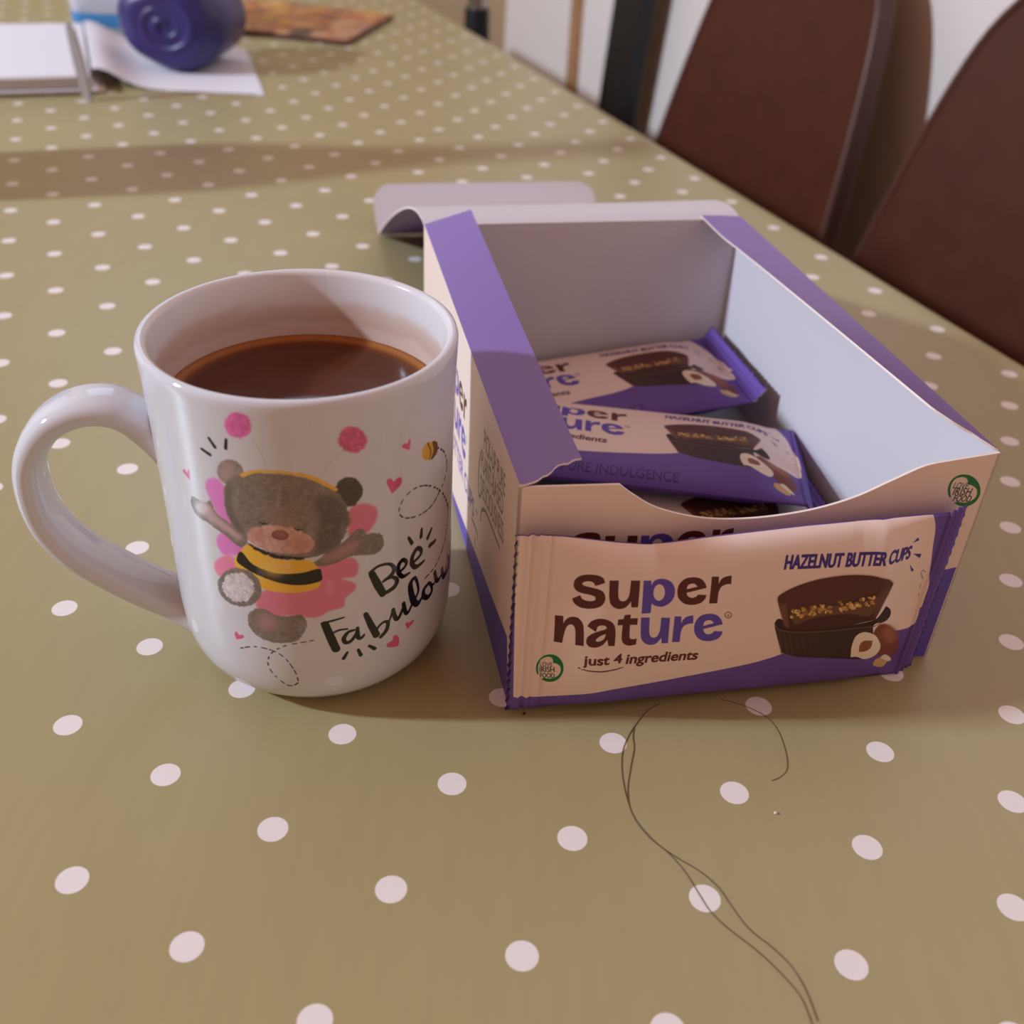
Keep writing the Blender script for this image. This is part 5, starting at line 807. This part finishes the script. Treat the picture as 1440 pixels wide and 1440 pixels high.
def bag_roll():
    t = thing('plastic_roll', 'dark purple roll of plastic on the white sheet of paper', 'roll', (-9.05, 28.7, .06), math.radians(-8))
    pts = []; n = 400; turns = 5
    def ring_surface(name, r0, r1, y0, y1, mt, wob):
        vs = []; fs = []; K = 72; st = [(y0 + .05, r0), (y0 + .03, r0 + .2), (y0 + .02, r0 + (r1 - r0) * .5), (y0 + .0, r0 + (r1 - r0) * .62), (y0 + .10, r0 + (r1 - r0) * .86), (y0 + .34, r1), (y0 + .9, r1 * 1.02), (y1 - .34, r1), (y1 - .1, r1 * .9), (y1, r0)]
        for y, r in st:
            for k in range(K):
                a = 2 * math.pi * k / K; q = r * (1 + wob * mnoise.noise(Vector((math.cos(a) * 1.3, math.sin(a) * 1.3, y * .8)))); vs.append((q * 1.16 * math.cos(a), y, 1.08 + q * math.sin(a) * .96))
        for i in range(len(st) - 1):
            for k in range(K): fs.append((i * K + k, i * K + (k + 1) % K, (i + 1) * K + (k + 1) % K, (i + 1) * K + k))
        fs += [tuple(range(K)), tuple((len(st) - 1) * K + k for k in range(K))]
        return fix_normals(mesh_obj(name, vs, fs, mt, t, smooth=True))
    ring_surface('wound_film', .06, 1.12, -1.3, 1.3, M_ROLL, .10)
    vs = []; fs = []; N = 170
    for i in range(N):
        a = i / N * 2 * math.pi * 3.1; r = .08 + .88 * i / N; dep = -1.30 + .22 * max(0, (r - .6) / .4) ** 2 - .04 * math.sin(a * .7)
        for k, (dr, dy) in enumerate(((-.11, .06), (-.06, .0), (0, -.02), (.06, .0), (.11, .06))): vs.append(((r + dr) * 1.16 * math.cos(a + .5), dep + dy, 1.08 + (r + dr) * .96 * math.sin(a + .5)))
    for i in range(N - 1):
        for k in range(4): fs.append((i * 5 + k, i * 5 + k + 1, (i + 1) * 5 + k + 1, (i + 1) * 5 + k))
    mesh_obj('spiral_edge', vs, fs, M_ROLL, t, smooth=True)
bag_roll()
mat_cv = Canvas(0, 0, 5.2, 6.4, 60, (176, 112, 72))
def floral():
    rs = np.random.RandomState(8); items = []
    for k in range(150):
        x, y = rs.uniform(0, 5.2), rs.uniform(0, 6.4); c = [(196, 128, 84), (206, 158, 62), (150, 84, 62), (222, 172, 120), (120, 84, 70), (214, 170, 72), (178, 98, 66)][rs.randint(7)]
        if x > 4.0 and y < 2.8: c = [(140, 112, 128), (176, 128, 108), (190, 150, 110)][rs.randint(3)]
        r = rs.uniform(.12, .42); a0 = rs.uniform(0, 6); items.append(('P', c, [[(x + r * (1 + .35 * math.cos(3 * a)) * math.cos(a + a0), y + r * .7 * (1 + .35 * math.cos(3 * a)) * math.sin(a + a0)) for a in np.linspace(0, 6.283, 9)[:-1]]], {'soft': .03}))
    items += [('P', (60, 52, 50), [[(3.3, .1), (3.9, .15), (3.8, .9), (3.4, 1.0)]], {'soft': .08})]
    mat_cv.draw(items)
floral(); mat_img = mat_cv.image('floral_print'); M_FLORAL = printed('floral_print', mat_img, (176, 112, 72), 0.35, 0.5); M_DARKRED = mat('dark_red_edge', (74, 30, 30), 0.5, 0.4)
t = thing('floral_mat', 'orange and yellow floral booklet with a dark red edge lying flat', 'booklet', (-5.58, 32.33, 0))
d1 = Vector((-9.42 + 5.58, 33.39 - 32.33, 0)).normalized(); d2 = Vector((-4.84 + 5.58, 37.26 - 32.33, 0)).normalized()
plate('cover', [(0, 0), (5.2, 0), (5.2, 5.0), (0, 5.0)], (0, 0, .10), d1, d2, (0, 0, 1), .035, [M_FLORAL, M_DARKRED, M_DARKRED], t, (5.2, 0, 0, 6.4))
plate('pages', [(.02, .02), (5.18, .02), (5.18, 4.98), (.02, 4.98)], (0, 0, .012), d1, d2, (0, 0, 1), .086, [M_DARKRED] * 3, t)

M_SHADOW_BOTTLE = mat('dark_shadow_bottle', (40, 52, 40), 0.15, 0.5)
t = thing('shadow_bottle', 'tall dark shadow caster, added unseen just left of the picture', 'shadow_bottle', (-12.4, 17.9, 0))  # out of view, added to throw the long shadow band across the cloth
frustum('body', (0, 0, .02), (0, 0, 5.2), 1.35, .8, M_SHADOW_BOTTLE, t, 32, [(.02, 1.42), (.62, 1.42), (.75, 1.36), (.88, 1.12)]); frustum('neck', (0, 0, 5.1), (0, 0, 7.6), .8, .45, M_SHADOW_BOTTLE, t, 24, [(.25, .6), (.5, .48)]); frustum('cap', (0, 0, 7.2), (0, 0, 8.0), .5, .5, M_DARKRED, t, 24)

# ------------------------------------------------------------------ hairs and crumbs on the cloth
M_HAIR = mat('dark_hair', (96, 74, 52), 0.4, 0.5)
def hair(label, pts): tag(tube('hair', [(x, y, .004) for i, (x, y) in enumerate(crom(pts, False, 6))], (.0030 if 'long' in label else .0022), M_HAIR, n=5), label, 'hair', 'hairs on the oilcloth')
hair('long dark hair curving from the leaning bar to the lower right of the cloth', [(1.319, 6.238), (1.214, 6.154), (1.095, 5.98), (1.018, 5.819), (.972, 5.666), (.96, 5.449), (.983, 5.221), (1.032, 5.027), (1.125, 4.875), (1.25, 4.751), (1.353, 4.599), (1.432, 4.423), (1.496, 4.289), (1.607, 4.163), (1.718, 4.065), (1.811, 3.97), (1.911, 3.844), (1.991, 3.713), (2.024, 3.546)])
hair('second fainter hair running beside the long hair, right of it at the bottom', [(1.083, 5.953), (1.067, 5.848), (1.068, 5.723), (1.028, 5.525), (.992, 5.289), (1.017, 5.069), (1.149, 4.856), (1.298, 4.724), (1.454, 4.616), (1.571, 4.489), (1.647, 4.335), (1.736, 4.18), (1.871, 4.049), (1.971, 3.921), (2.031, 3.763), (2.064, 3.564)])
hair('short hooked hair on the cloth crossing a dot below the middle of the bar', [(1.834, 6.334), (1.986, 6.286), (2.096, 6.231), (2.199, 6.145), (2.255, 6.017), (2.275, 5.865), (2.275, 5.715), (2.249, 5.592), (2.183, 5.516), (2.112, 5.475)])
def crumb(label, x, y, r, rgb, seed):
    bm = bmesh.new(); bmesh.ops.create_icosphere(bm, subdivisions=2, radius=r * S); rs = random.Random(seed)
    for v in bm.verts: v.co *= rs.uniform(.75, 1.15); v.co.z *= .7
    me = bpy.data.meshes.new('crumb'); bm.to_mesh(me); bm.free(); me.materials.append(mat('crumb', rgb, .8, .2)); o = bpy.data.objects.new('crumb', me); link(o); o.location = V(x, y, r * .6); tag(o, label, 'crumb')
crumb('tiny black crumb under the left end of the leaning bar', .192, 6.035, .012, (36, 28, 26), 1)
crumb('tiny pale crumb on the bare cloth right of the hairs', 2.084, 5.162, .014, (226, 216, 200), 2)
